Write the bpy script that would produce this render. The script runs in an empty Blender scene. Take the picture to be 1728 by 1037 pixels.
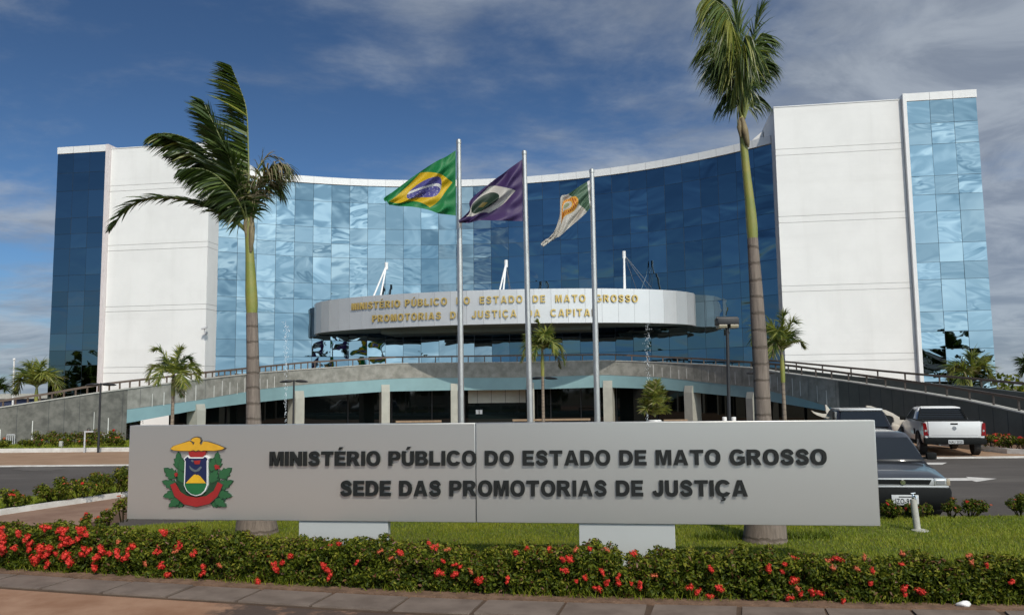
import bpy, bmesh, math, random
import numpy as np
from mathutils import Vector, Matrix
R = math.radians
rng = random.Random(7)
nrng = np.random.default_rng(11)
scene = bpy.context.scene
COL = scene.collection

# ------------------------------------------------------------------ camera
F, CX, CY = 1392.0, 864.0, 518.5
CAM = Vector((0, 0, 2.1))
PITCH = math.atan((660 - 518.5) / F)
ROLL = 0.0125
fwd = Vector((0, math.cos(PITCH), math.sin(PITCH)))
up0 = Vector((0, -math.sin(PITCH), math.cos(PITCH)))
rt0 = Vector((1, 0, 0))
cam_r = rt0 * math.cos(ROLL) - up0 * math.sin(ROLL)
cam_u = rt0 * math.sin(ROLL) + up0 * math.cos(ROLL)
cd = bpy.data.cameras.new('camera')
cd.sensor_width = 36
cd.lens = F / 1728 * 36
cd.clip_start, cd.clip_end = 0.1, 4000
co = bpy.data.objects.new('camera', cd)
m = Matrix.Identity(4)
for i in range(3):
    m[i][0], m[i][1], m[i][2], m[i][3] = cam_r[i], cam_u[i], -fwd[i], CAM[i]
co.matrix_world = m
COL.objects.link(co)
scene.camera = co

# ------------------------------------------------------------------ light
SUN_AZ, SUN_EL = R(18), R(46)          # azimuth to the right of straight behind the viewer
sun_dir = Vector((math.sin(SUN_AZ) * math.cos(SUN_EL), -math.cos(SUN_AZ) * math.cos(SUN_EL), math.sin(SUN_EL)))
sd = bpy.data.lights.new('sun', 'SUN')
sd.energy, sd.angle, sd.color = 3.1, R(0.53), (1.0, 0.93, 0.82)
so = bpy.data.objects.new('sun', sd)
so.rotation_euler = sun_dir.to_track_quat('Z', 'Y').to_euler()
so.location = (10, -20, 30)
COL.objects.link(so)

scene.view_settings.view_transform = 'Standard'
scene.view_settings.look = 'None'
scene.view_settings.gamma = 1
scene.view_settings.use_curve_mapping = False
scene.view_settings.exposure = 0.0
scene.cycles.max_bounces = 6
scene.cycles.transparent_max_bounces = 8
scene.cycles.caustics_reflective = False
scene.cycles.caustics_refractive = False

world = bpy.data.worlds.new('World')
scene.world = world
world.use_nodes = True


class NT:
    """tiny node-tree writer"""
    def __init__(s, tree):
        s.t = tree

    def n(s, typ, ins=None, **kw):
        nd = s.t.nodes.new(typ)
        for k, v in kw.items():
            setattr(nd, k, v)
        for k, v in (ins or {}).items():
            s.put(nd, k, v)
        return nd

    def put(s, nd, k, v):
        sock = nd.inputs[k]
        if isinstance(v, bpy.types.NodeSocket):
            s.t.links.new(v, sock)
        elif isinstance(v, bpy.types.Node):
            s.t.links.new(v.outputs[0], sock)
        else:
            sock.default_value = v

    def math(s, op, a, b=0.0, c=None, clamp=False):
        nd = s.n('ShaderNodeMath', {0: a, 1: b}, operation=op, use_clamp=clamp)
        if c is not None:
            s.put(nd, 2, c)
        return nd.outputs[0]

    def mix(s, f, a, b):
        nd = s.n('ShaderNodeMix', data_type='RGBA')
        s.put(nd, 0, f)
        for i, v in ((6, a), (7, b)):
            if isinstance(v, tuple) and len(v) == 3:
                v = (*v, 1)
            s.put(nd, i, v)
        return nd.outputs[2]

    def ramp(s, f, stops):
        nd = s.n('ShaderNodeValToRGB', {0: f})
        e = nd.color_ramp.elements
        while len(e) < len(stops):
            e.new(0.5)
        for el, (p, c) in zip(e, stops):
            el.position = p
            el.color = c if len(c) == 4 else (*c, 1)
        return nd.outputs[0]

    def smooth(s, x, a, b):
        nd = s.n('ShaderNodeMapRange', {0: x, 1: a, 2: b, 3: 0.0, 4: 1.0}, interpolation_type='SMOOTHSTEP')
        return nd.outputs[0]


wt = world.node_tree
wt.nodes.clear()
W = NT(wt)
sky = W.n('ShaderNodeTexSky', sky_type='NISHITA', sun_disc=False, sun_elevation=SUN_EL,
          sun_rotation=math.pi - SUN_AZ, altitude=200, air_density=1.0, dust_density=0.6, ozone_density=2.5)
tc = W.n('ShaderNodeTexCoord')
sx = W.n('ShaderNodeSeparateXYZ', {0: tc.outputs['Generated']})
X, Y, Z = sx.outputs
zz = W.math('ADD', W.math('MAXIMUM', Z, 0.0), 0.16)
pu, pv = W.math('DIVIDE', X, zz), W.math('DIVIDE', Y, zz)
cv = W.n('ShaderNodeCombineXYZ', {0: pu, 1: pv, 2: 0.0})
mp = W.n('ShaderNodeMapping', {0: cv, 1: (3.1, 1.7, 0), 2: (0, 0, R(-38)), 3: (0.95, 1.25, 1)})
n1 = W.n('ShaderNodeTexNoise', {'Vector': mp, 'Scale': 1.15, 'Detail': 9.0, 'Roughness': 0.6, 'Distortion': 0.15})
n2 = W.n('ShaderNodeTexNoise', {'Vector': cv, 'Scale': 0.55, 'Detail': 5.0, 'Roughness': 0.5})
az = W.math('DIVIDE', X, W.math('MAXIMUM', W.math('ABSOLUTE', Y), 0.05))   # tangent of the azimuth off the view axis
back = W.smooth(W.math('MULTIPLY', Y, -1.0), 0.0, 0.25)          # behind the viewer
n4 = W.n('ShaderNodeTexNoise', {'Vector': tc.outputs['Generated'], 'Scale': 5.0, 'Detail': 4.0, 'Roughness': 0.55})
wob = W.math('MULTIPLY', W.math('SUBTRACT', n4.outputs[0], 0.5), 0.35)
rightb = W.math('MULTIPLY', back, W.smooth(W.math('ADD', az, W.math('MULTIPLY', wob, 1.6)), -0.50, 0.02))       # sunlit cloud bank behind, to the right
rightb = W.math('MULTIPLY', rightb, W.math('SUBTRACT', 1.0, W.smooth(Z, 0.45, 0.75)))
frontm = W.smooth(Y, 0.0, 0.4)
frontr = W.math('MULTIPLY', W.smooth(W.math('ADD', az, W.math('MULTIPLY', wob, 0.7)), -0.02, 0.40), frontm)  # grey bank ahead on the right
frontc = W.math('MULTIPLY', W.smooth(az, -0.35, 0.1), frontm)
low = W.math('SUBTRACT', 1.0, W.smooth(Z, 0.05, 0.30))
leftb = W.math('MULTIPLY', back, W.math('SUBTRACT', 1.0, W.smooth(az, -0.4, -0.05)))
cover = W.math('ADD', W.math('MULTIPLY', rightb, 0.42), W.math('MULTIPLY', frontr, 0.165))
cover = W.math('ADD', cover, W.math('ADD', W.math('MULTIPLY', low, 0.135), W.math('ADD', W.math('MULTIPLY', frontc, 0.03), W.math('MULTIPLY', frontm, 0.022))))
cover = W.math('SUBTRACT', cover, W.math('MULTIPLY', leftb, 0.13))
dens = W.math('ADD', W.math('ADD', W.math('MULTIPLY', n1.outputs[0], 0.74), W.math('MULTIPLY', n2.outputs[0], 0.26)), cover)
cl = W.math('MULTIPLY', W.smooth(dens, 0.50, 0.70), 0.86)

n3 = W.n('ShaderNodeTexNoise', {'Vector': mp, 'Scale': 2.6, 'Detail': 7.0, 'Roughness': 0.6, 'Distortion': 0.8})
cshade = W.mix(W.smooth(n3.outputs[0], 0.35, 0.68), (3.7, 4.3, 5.3), (6.2, 6.9, 7.8))
n5 = W.n('ShaderNodeTexNoise', {'Vector': W.n('ShaderNodeMapping', {0: tc.outputs['Generated'], 3: (4.0, 4.0, 9.0)}), 'Scale': 1.3, 'Detail': 2.5, 'Roughness': 0.45, 'Distortion': 0.6})
cbright = W.mix(rightb, cshade, W.ramp(n5.outputs[0], [(0.30, (12.0, 17.5, 21.5)), (0.44, (23.0, 29.0, 32.5)), (0.55, (35.0, 40.0, 42.5)), (0.66, (49.0, 52.0, 52.0))]))
SKY_DEEP = W.n('ShaderNodeMix', data_type='RGBA', blend_type='MULTIPLY')
W.put(SKY_DEEP, 0, 1.0)
W.put(SKY_DEEP, 6, sky.outputs[0])
W.put(SKY_DEEP, 7, (0.545, 0.74, 0.945, 1))
SKY2 = W.n('ShaderNodeMix', data_type='RGBA', blend_type='MULTIPLY')
W.put(SKY2, 0, W.math('SUBTRACT', 1.0, W.smooth(Z, 0.05, 0.42)))
W.put(SKY2, 6, SKY_DEEP.outputs[2])
W.put(SKY2, 7, (1.28, 1.36, 1.42, 1))
skyc = W.mix(cl, SKY2.outputs[2], cbright)
bg = W.n('ShaderNodeBackground', {'Color': skyc, 'Strength': 0.065})
wo = W.n('ShaderNodeOutputWorld', {'Surface': bg})


# ------------------------------------------------------------------ photo geometry helpers
def ray(px, py):
    dx, dy = px - CX, CY - py
    return (cam_r * dx + cam_u * dy + fwd * F).normalized()


def at(px, py, Yw):
    d = ray(px, py)
    return CAM + d * (Yw / d.y)


def ground(px, py, z=0.0):
    d = ray(px, py)
    return CAM + d * ((z - CAM.z) / d.z)


def proj(p):
    v = Vector(p) - CAM
    w = v.dot(fwd)
    return CX + F * v.dot(cam_r) / w, CY - F * v.dot(cam_u) / w


def z_on(Xw, Yw, fx, fy, z0=3.0):
    """height at which a point over (X, Y) meets the outline y = f(x) seen in the picture"""
    z = z0
    for _ in range(5):
        px, _y = proj((Xw, Yw, z))
        py = float(np.interp(px, fx, fy))
        d = ray(px, py)
        z = CAM.z + d.z * (Yw / d.y)
    return z


# ------------------------------------------------------------------ objects, names, labels
ORG = {}


def link(o):
    COL.objects.link(o)
    return o


def tag(o, label=None, cat=None, group=None, kind=None):
    if label: o['label'] = label
    if cat: o['category'] = cat
    if group: o['group'] = group
    if kind: o['kind'] = kind
    return o


def thing(name, label, cat, loc=(0, 0, 0), rotz=0.0, group=None):
    o = bpy.data.objects.new(name, None)
    o.empty_display_size = 0.3
    o.location = loc
    o.rotation_euler = (0, 0, rotz)
    link(o)
    ORG[o.name] = Vector(loc) if not rotz else None
    return tag(o, label, cat, group)


def kids(o):
    return list(o.children)


def copy_tree(o, parent=None):
    c = o.copy()
    link(c)
    c.parent = parent
    for ch in kids(o):
        copy_tree(ch, c)
    return c


class MB:
    def __init__(s):
        s.v, s.f, s.m, s.uv = [], [], [], None

    def add(s, vs, fs, mi=0):
        b = len(s.v)
        s.v += [tuple(v) for v in vs]
        s.f += [tuple(i + b for i in f) for f in fs]
        s.m += [mi] * len(fs)
        return s

    def box(s, lo, hi, mi=0, fn=None):
        x0, y0, z0 = lo
        x1, y1, z1 = hi
        vs = [(x0, y0, z0), (x1, y0, z0), (x1, y1, z0), (x0, y1, z0), (x0, y0, z1), (x1, y0, z1), (x1, y1, z1), (x0, y1, z1)]
        if fn: vs = [fn(*v) for v in vs]
        return s.add(vs, [(0, 3, 2, 1), (4, 5, 6, 7), (0, 1, 5, 4), (1, 2, 6, 5), (2, 3, 7, 6), (3, 0, 4, 7)], mi)

    def bbox(s, lo, hi, b=0.01, mi=0, fn=None):
        """box with chamfered edges"""
        bm = bmesh.new()
        bmesh.ops.create_cube(bm, size=1)
        for v in bm.verts:
            v.co = Vector([lo[i] + (v.co[i] + 0.5) * (hi[i] - lo[i]) for i in range(3)])
        bmesh.ops.bevel(bm, geom=bm.edges[:], offset=b, segments=2, affect='EDGES', profile=0.5)
        bm.verts.index_update()
        vs = [v.co.copy() for v in bm.verts]
        if fn: vs = [fn(*v) for v in vs]
        s.add(vs, [[v.index for v in f.verts] for f in bm.faces], mi)
        bm.free()
        return s

    def tube(s, pts, rad, n=10, mi=0, cap=True):
        pts = [Vector(p) for p in pts]
        if not hasattr(rad, '__len__'): rad = [rad] * len(pts)
        b = len(s.v)
        prev = None
        for i, p in enumerate(pts):
            t = (pts[min(i + 1, len(pts) - 1)] - pts[max(i - 1, 0)]).normalized()
            if prev is None:
                a = t.cross(Vector((0, 0, 1)) if abs(t.z) < 0.9 else Vector((1, 0, 0))).normalized()
            else:
                a = (prev - t * prev.dot(t)).normalized()
            prev = a
            c = t.cross(a)
            for k in range(n):
                an = 2 * math.pi * k / n
                s.v.append(tuple(p + (a * math.cos(an) + c * math.sin(an)) * rad[i]))
        for i in range(len(pts) - 1):
            for k in range(n):
                k2 = (k + 1) % n
                s.f.append((b + i * n + k, b + i * n + k2, b + (i + 1) * n + k2, b + (i + 1) * n + k))
                s.m.append(mi)
        if cap:
            s.f.append(tuple(b + k for k in reversed(range(n))))
            s.f.append(tuple(b + (len(pts) - 1) * n + k for k in range(n)))
            s.m += [mi, mi]
        return s

    def loft(s, rings, mi=0, closed=True, cap=True):
        b, n = len(s.v), len(rings[0])
        for r in rings: s.v += [tuple(p) for p in r]
        for i in range(len(rings) - 1):
            for k in range(n if closed else n - 1):
                k2 = (k + 1) % n
                s.f.append((b + i * n + k, b + i * n + k2, b + (i + 1) * n + k2, b + (i + 1) * n + k))
                s.m.append(mi)
        if cap and closed:
            s.f.append(tuple(b + k for k in reversed(range(n))))
            s.f.append(tuple(b + (len(rings) - 1) * n + k for k in range(n)))
            s.m += [mi, mi]
        return s

    def grid(s, rows, mi=0):
        return s.loft(rows, mi, closed=False, cap=False)

    def prism(s, poly, fn, d0, d1, mi=0, side=None):
        """polygon (2-D) mapped by fn(a, b, depth), closed between the two depths"""
        n = len(poly)
        vs = [fn(a, b, d0) for a, b in poly] + [fn(a, b, d1) for a, b in poly]
        b0 = len(s.v)
        s.v += [tuple(v) for v in vs]
        s.f += [tuple(b0 + i for i in range(n)), tuple(b0 + n + i for i in reversed(range(n)))]
        s.m += [mi, mi]
        for i in range(n):
            j = (i + 1) % n
            s.f.append((b0 + i, b0 + n + i, b0 + n + j, b0 + j))
            s.m.append(mi if side is None else side)
        return s

    def build(s, name, mats, parent=None, smooth=None, local=False, fix=True):
        if not isinstance(mats, (list, tuple)): mats = [mats]
        vs = s.v
        off = Vector((0, 0, 0))
        if parent is not None and not local:
            off = ORG[parent.name] or Vector((0, 0, 0))
            vs = [(v[0] - off.x, v[1] - off.y, v[2] - off.z) for v in vs]
        me = bpy.data.meshes.new(name)
        me.from_pydata(vs, [], s.f)
        for mt in mats: me.materials.append(mt)
        if len(mats) > 1: me.polygons.foreach_set('material_index', s.m)
        if s.uv is not None:
            lay = me.uv_layers.new(name='UVMap')
            vi = np.empty(len(me.loops), dtype=np.int32)
            me.loops.foreach_get('vertex_index', vi)
            lay.data.foreach_set('uv', np.asarray(s.uv, dtype=np.float32)[vi].ravel())
        if fix:
            bm = bmesh.new()
            bm.from_mesh(me)
            bmesh.ops.recalc_face_normals(bm, faces=bm.faces)
            bm.to_mesh(me)
            bm.free()
        if smooth is not None:
            me.polygons.foreach_set('use_smooth', [True] * len(me.polygons))
            me.set_sharp_from_angle(angle=R(smooth))
        me.update()
        o = bpy.data.objects.new(name, me)
        link(o)
        if parent is not None: o.parent = parent
        ORG[o.name] = off if parent is not None else Vector((0, 0, 0))
        if parent is not None and local: ORG[o.name] = None
        return o


# ------------------------------------------------------------------ materials
def mat(name, col, rough=0.6, metal=0.0, var=0.0, vscale=3.0, bump=0.0, bscale=20.0, spec=0.5, coords='Object',
        col2=None, detail=6.0, coat=0.0, trans=0.0):
    mt = bpy.data.materials.new(name)
    mt.use_nodes = True
    t = mt.node_tree
    t.nodes.clear()
    N = NT(t)
    out = N.n('ShaderNodeOutputMaterial')
    p = N.n('ShaderNodeBsdfPrincipled', {'Base Color': (*col, 1), 'Roughness': rough, 'Metallic': metal,
                                         'Specular IOR Level': spec, 'Coat Weight': coat})
    if var or bump or col2:
        c = N.n('ShaderNodeTexCoord')
    if var or col2:
        nz = N.n('ShaderNodeTexNoise', {'Vector': c.outputs[coords], 'Scale': vscale, 'Detail': detail, 'Roughness': 0.62})
        a = tuple(x * (1 - var) for x in col)
        b = col2 if col2 else tuple(min(1, x * (1 + var)) for x in col)
        if col2: a = col
        N.put(p, 'Base Color', N.mix(N.smooth(nz.outputs[0], 0.3, 0.7), a, b))
        N.put(p, 'Roughness', N.math('ADD', N.math('MULTIPLY', nz.outputs[0], 0.16), max(0.0, rough - 0.08)))
    if bump:
        nb = N.n('ShaderNodeTexNoise', {'Vector': c.outputs[coords], 'Scale': bscale, 'Detail': 5.0, 'Roughness': 0.65})
        bp = N.n('ShaderNodeBump', {'Height': nb.outputs[0], 'Strength': 0.6, 'Distance': bump})
        N.put(p, 'Normal', bp)
    sh = p
    if trans:
        tr = N.n('ShaderNodeBsdfTranslucent', {'Color': (min(1, col[0] * 1.8), min(1, col[1] * 2.0), col[2] * 1.2, 1)})
        sh = N.n('ShaderNodeMixShader', {0: trans, 1: p, 2: tr})
    N.put(out, 'Surface', sh)
    mt['_'] = 0
    del mt['_']
    return mt


def nodes_of(mt):
    t = mt.node_tree
    return NT(t), next(n for n in t.nodes if n.type == 'BSDF_PRINCIPLED')


M = {}
M['white_wall'] = mat('white_wall', (0.74, 0.735, 0.715), 0.75, var=0.035, vscale=0.5, bump=0.004, bscale=12)
M['groove'] = mat('groove', (0.36, 0.35, 0.34), 0.9)
M['groove_pale'] = mat('groove_pale', (0.60, 0.59, 0.57), 0.9)
M['white_alu'] = mat('white_aluminium', (0.72, 0.72, 0.71), 0.42, var=0.03, vscale=0.8)
M['canopy_alu'] = mat('canopy_panel', (0.60, 0.60, 0.595), 0.42, metal=0.45, var=0.03, vscale=0.6)
M['granite_grey'] = mat('granite_grey', (0.072, 0.071, 0.060), 0.6, col2=(0.155, 0.15, 0.13), vscale=2.6, bump=0.002, bscale=60)
M['alu_grey'] = mat('aluminium_grey', (0.50, 0.50, 0.51), 0.5, var=0.05, vscale=0.5)
M['pink_trim'] = mat('trim_panel', (0.62, 0.56, 0.55), 0.6, var=0.04)
M['joint'] = mat('joint_dark', (0.018, 0.027, 0.038), 0.6, spec=0.2)
M['joint_soft'] = mat('joint_soft', (0.30, 0.30, 0.31), 0.7)
M['soffit'] = mat('soffit', (0.135, 0.185, 0.18), 0.45, var=0.1, vscale=0.7)
M['granite'] = mat('granite', (0.165, 0.163, 0.140), 0.6, col2=(0.295, 0.29, 0.258), vscale=2.2, bump=0.002, bscale=60)
M['granite_shaded'] = mat('granite_shaded', (0.052, 0.060, 0.054), 0.5, col2=(0.078, 0.086, 0.078), vscale=1.1, bump=0.002, bscale=60)  # granite darkened to paint the shade on the right ramp and rear walls
M['cap'] = mat('parapet_cap', (0.42, 0.41, 0.37), 0.7, var=0.1, vscale=3)
M['joint_glint'] = mat('painted_glint', (0.62, 0.62, 0.58), 0.6)  # pale colour painting the light that catches on slab joints
M['teal'] = mat('teal_paint', (0.20, 0.33, 0.35), 0.6, var=0.06, vscale=1.0)
M['column'] = mat('column_stone', (0.38, 0.38, 0.33), 0.75, var=0.08, vscale=2.0)
M['deck'] = mat('deck_floor', (0.33, 0.31, 0.28), 0.8, var=0.1)
M['dark_glass'] = mat('dark_glass', (0.006, 0.010, 0.010), 0.03, spec=0.4)
M['brown_rail'] = mat('brown_rail', (0.105, 0.072, 0.052), 0.45, var=0.1)
M['wood_rail'] = mat('wood_rail', (0.30, 0.19, 0.11), 0.5, var=0.15, vscale=8)
M['letter_gold'] = mat('gold_letter', (0.55, 0.40, 0.13), 0.45, metal=0.35)
M['letter_gold_side'] = mat('gold_letter_side', (0.36, 0.25, 0.08), 0.5, metal=0.3)
M['sign'] = mat('sign_aluminium', (0.60, 0.58, 0.54), 0.30, metal=0.70)
M['sign_base'] = mat('sign_base', (0.42, 0.43, 0.42), 0.45, var=0.03, vscale=1.0)
M['sign_side'] = mat('sign_edge', (0.36, 0.35, 0.33), 0.5)
M['letter_black'] = mat('black_letter', (0.011, 0.012, 0.011), 0.6, spec=0.3)
M['steel'] = mat('brushed_steel', (0.52, 0.50, 0.47), 0.38, metal=0.75, var=0.06, vscale=6)
M['black_metal'] = mat('black_metal', (0.022, 0.022, 0.024), 0.5)
M['lamp_lens'] = mat('lamp_lens', (0.20, 0.17, 0.10), 0.3)
M['white_metal'] = mat('white_metal', (0.78, 0.78, 0.77), 0.4)
M['cable'] = mat('cable', (0.35, 0.38, 0.42), 0.4, metal=0.6)
M['asphalt'] = mat('asphalt', (0.062, 0.052, 0.045), 0.9, col2=(0.088, 0.076, 0.067), vscale=0.35, bump=0.006, bscale=70, detail=10)
M['apron'] = mat('brick_apron', (0.27, 0.165, 0.095), 0.85, col2=(0.35, 0.225, 0.14), vscale=0.9, bump=0.004, bscale=40)
M['path'] = mat('path_concrete', (0.20, 0.115, 0.075), 0.9, col2=(0.28, 0.175, 0.12), vscale=1.4, bump=0.004, bscale=40)
M['kerb'] = mat('kerb_paint', (0.52, 0.49, 0.45), 0.85, col2=(0.68, 0.66, 0.62), vscale=3, bump=0.008, bscale=18)
M['road_paint'] = mat('road_paint', (0.66, 0.64, 0.60), 0.8, col2=(0.52, 0.50, 0.47), vscale=5)
M['soil'] = mat('soil', (0.115, 0.066, 0.040), 0.95, col2=(0.225, 0.135, 0.085), vscale=6, bump=0.02, bscale=30)
M['terrain'] = mat('terrain', (0.10, 0.105, 0.055), 0.95, col2=(0.17, 0.135, 0.085), vscale=0.05, bump=0.02, bscale=3)
M['lawn'] = mat('lawn', (0.068, 0.092, 0.010), 0.95, col2=(0.125, 0.135, 0.018), vscale=1.4, bump=0.03, bscale=90)
M['pool'] = mat('pool_rim', (0.30, 0.52, 0.60), 0.6)
M['water'] = mat('pool_water', (0.03, 0.09, 0.10), 0.05)
M['spray'] = mat('spray', (0.85, 0.88, 0.90), 0.3)


def grass_mats():
    return [mat('grass_a', (0.125, 0.172, 0.006), 0.6, trans=0.25), mat('grass_b', (0.205, 0.248, 0.010), 0.6, trans=0.25),
            mat('grass_c', (0.265, 0.270, 0.022), 0.65, trans=0.25)]


HEDGE = [mat('hedge_leaf_dark', (0.036, 0.054, 0.005), 0.5, spec=0.15, trans=0.12), mat('hedge_leaf', (0.082, 0.104, 0.008), 0.48, spec=0.15, trans=0.15),
         mat('hedge_leaf_light', (0.185, 0.185, 0.020), 0.5, spec=0.15, trans=0.2), mat('hedge_leaf_russet', (0.13, 0.055, 0.022), 0.5, trans=0.12)]
M['stems'] = mat('hedge_stems', (0.020, 0.019, 0.006), 0.95, spec=0.05)
M['petal'] = mat('petal_red', (0.58, 0.022, 0.016), 0.6, col2=(0.74, 0.055, 0.03), vscale=40, trans=0.15)
M['petal_dull'] = mat('petal_dull', (0.42, 0.07, 0.03), 0.6, col2=(0.55, 0.14, 0.05), vscale=40)
FROND = [mat('frond_green', (0.080, 0.118, 0.022), 0.45, trans=0.22), mat('frond_green_deep', (0.040, 0.068, 0.014), 0.42, trans=0.18),
         mat('frond_yellow', (0.21, 0.22, 0.04), 0.45, trans=0.25), mat('frond_brown', (0.23, 0.19, 0.11), 0.7, trans=0.1)]
M['rachis'] = mat('rachis', (0.15, 0.17, 0.045), 0.5)


# palm trunk with leaf-scar rings
def trunk_mat(name, base, dark, ringscale):
    mt = mat(name, base, 0.85)
    N, p = nodes_of(mt)
    c = N.n('ShaderNodeTexCoord')
    s = N.n('ShaderNodeSeparateXYZ', {0: c.outputs['Object']})
    nz = N.n('ShaderNodeTexNoise', {'Vector': c.outputs['Object'], 'Scale': 6.0, 'Detail': 8.0, 'Roughness': 0.7})
    warp = N.math('ADD', N.math('MULTIPLY', s.outputs[2], ringscale), N.math('MULTIPLY', nz.outputs[0], 0.55))
    fr = N.math('FRACT', warp)
    ringf = N.math('SUBTRACT', 1.0, N.smooth(N.math('ABSOLUTE', N.math('SUBTRACT', fr, 0.5)), 0.02, 0.13))
    st = N.n('ShaderNodeMapping', {0: c.outputs['Object'], 3: (14, 14, 1.2)})
    n2 = N.n('ShaderNodeTexNoise', {'Vector': st, 'Scale': 1.6, 'Detail': 7.0, 'Roughness': 0.7})
    cc = N.mix(N.smooth(n2.outputs[0], 0.3, 0.72), tuple(x * 0.62 for x in base), tuple(x * 1.18 for x in base))
    cc = N.mix(N.math('MULTIPLY', ringf, 0.75), cc, dark)
    N.put(p, 'Base Color', cc)
    h = N.math('SUBTRACT', n2.outputs[0], N.math('MULTIPLY', ringf, 0.8))
    N.put(p, 'Normal', N.n('ShaderNodeBump', {'Height': h, 'Strength': 0.6, 'Distance': 0.012}))
    return mt


M['trunk'] = trunk_mat('palm_trunk', (0.205, 0.165, 0.135), (0.08, 0.06, 0.045), 4.2)
M['trunk_small'] = trunk_mat('palm_trunk_small', (0.25, 0.20, 0.15), (0.10, 0.075, 0.055), 7.0)
M['shaft'] = mat('crownshaft', (0.17, 0.20, 0.035), 0.38, col2=(0.26, 0.235, 0.05), vscale=3.0)
M['shaft_dry'] = mat('crownshaft_dry', (0.19, 0.15, 0.08), 0.7, var=0.3, vscale=9)


def weather(mt, k, cs=(0.5, 0.5, 0.05), scale=2.2):
    N, p = nodes_of(mt)
    lk = p.inputs['Base Color'].links
    c = N.n('ShaderNodeTexCoord')
    nz = N.n('ShaderNodeTexNoise', {'Vector': N.n('ShaderNodeMapping', {0: c.outputs['Object'], 3: cs}), 'Scale': scale, 'Detail': 7.0, 'Roughness': 0.65})
    src = lk[0].from_socket if lk else None
    f = N.math('MULTIPLY', N.smooth(nz.outputs[0], 0.50, 0.80), k)
    base = src if src is not None else tuple(p.inputs['Base Color'].default_value)
    N.put(p, 'Base Color', N.mix(f, base, (0.30, 0.28, 0.24)))


weather(M['white_wall'], 0.10)
weather(M['white_wall'], 0.08, (0.06, 0.06, 0.9), 1.5)
weather(M['white_alu'], 0.18, (1.5, 1.5, 0.3), 2.0)
weather(M['canopy_alu'], 0.15, (1.5, 1.5, 0.2), 2.0)
weather(M['asphalt'], 0.30, (0.25, 0.9, 1), 0.8)
weather(M['granite'], 0.30, (1.5, 1.5, 0.35), 1.5)
weather(M['granite_grey'], 0.22, (1.2, 1.2, 0.4), 1.5)


# mirror glass: every pane buckles a little in its own way
def mirror_glass(name, tint, bump):
    mt = mat(name, tint, 0.015, metal=1.0)
    N, p = nodes_of(mt)
    uv = N.n('ShaderNodeUVMap', uv_map='UVMap')
    rd = N.n('ShaderNodeAttribute', attribute_name='pane')
    sp = N.n('ShaderNodeSeparateXYZ', {0: rd.outputs['Vector']})
    mpn = N.n('ShaderNodeMapping', {0: uv.outputs[0], 3: (0.55, 1.0, 1)})
    nz = N.n('ShaderNodeTexNoise', {'Vector': mpn, 'W': N.math('MULTIPLY', sp.outputs[0], 40.0), 'Scale': 0.46, 'Detail': 1.8,
                                    'Roughness': 0.4, 'Distortion': 1.2}, noise_dimensions='4D')
    st = N.math('ADD', N.math('MULTIPLY', N.math('POWER', sp.outputs[1], 2.0), 1.3), 0.25)
    bp = N.n('ShaderNodeBump', {'Height': N.math('MULTIPLY', nz.outputs[0], st), 'Strength': 1.0, 'Distance': bump})
    N.put(p, 'Normal', bp)
    tn = N.mix(sp.outputs[2], tuple(x * 0.80 for x in tint), tuple(min(1, x * 1.12) for x in tint))
    N.put(p, 'Base Color', tn)
    return mt


M['glass'] = mirror_glass('mirror_glass', (0.168, 0.234, 0.275), 0.085)
M['glass_deep'] = mirror_glass('mirror_glass_deep', (0.185, 0.235, 0.262), 0.02)

# ------------------------------------------------------------------ the ground
def gz(y):
    return float(np.interp(y, [14, 25], [-0.18, 0.0]))


def struct(o):
    o['kind'] = 'structure'
    return o


mb = MB()
mb.add([(-1800, -1800, -0.45), (1800, -1800, -0.45), (1800, 2500, -0.45), (-1800, 2500, -0.45)], [(0, 1, 2, 3)])
struct(mb.build('terrain', M['terrain']))
mb = MB()
ys = [10.5, 14, 16, 18, 20, 22, 25, 27]
mb.grid([[(x, y, gz(y) - 0.004) for x in (-90, -30, 0, 30, 90)] for y in ys])
struct(mb.build('road', M['asphalt']))


def slab(name, poly, ztop, thick, mt, kind='structure'):
    b = MB()
    b.prism(poly, lambda a, c, d: (a, c, d), ztop, ztop - thick, 0)
    o = b.build(name, mt)
    if kind: o['kind'] = kind
    return o


def gp(pts, z=0.0):
    return [tuple(ground(x, y, z)[:2]) for x, y in pts]


slab('parking_apron', [(-60, 26.3), (-16.1, 25.9), (13.9, 24.7), (60, 23.0), (60, 60), (-60, 60)], 0.02, 0.4, M['apron'])
slab('apron_edge', [(-60, 26.05), (-16.1, 25.65), (13.9, 24.45), (60, 22.75), (60, 22.9), (13.9, 24.6), (-16.1, 25.8), (-60, 26.2)], 0.03, 0.3, M['kerb'])
# planting beds with painted kerbs
def strip_poly(line, w):
    out = [Vector(p) for p in line]
    off = []
    for i, p in enumerate(out):
        t = (out[min(i + 1, len(out) - 1)] - out[max(i - 1, 0)]).normalized()
        off.append(p + Vector((-t.y, t.x)) * w)
    return [tuple(p) for p in out] + [tuple(p) for p in reversed(off)]


bedL = [(-45, 32.2), (-19.4, 31.8), (-13.0, 31.5)]
slab('far_kerb', strip_poly(bedL, 0.16), 0.17, 0.3, M['kerb'])
slab('planting_bed', [(-45, 32.36), (-19.4, 31.96), (-13.0, 31.66), (-13.0, 36), (-16, 40), (-45, 40)], 0.13, 0.3, M['lawn'])
bedR = [(15.05, 30.5), (15.0, 27.5), (15.1, 25.6), (15.7, 24.7), (24, 23.4)]
slab('right_kerb', strip_poly(bedR, 0.16), 0.17, 0.3, M['kerb'])
slab('right_bed', [(15.2, 31), (15.16, 27.5), (15.26, 25.7), (15.8, 24.87), (24, 23.57), (24, 31)], 0.13, 0.3, M['soil'])

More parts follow.
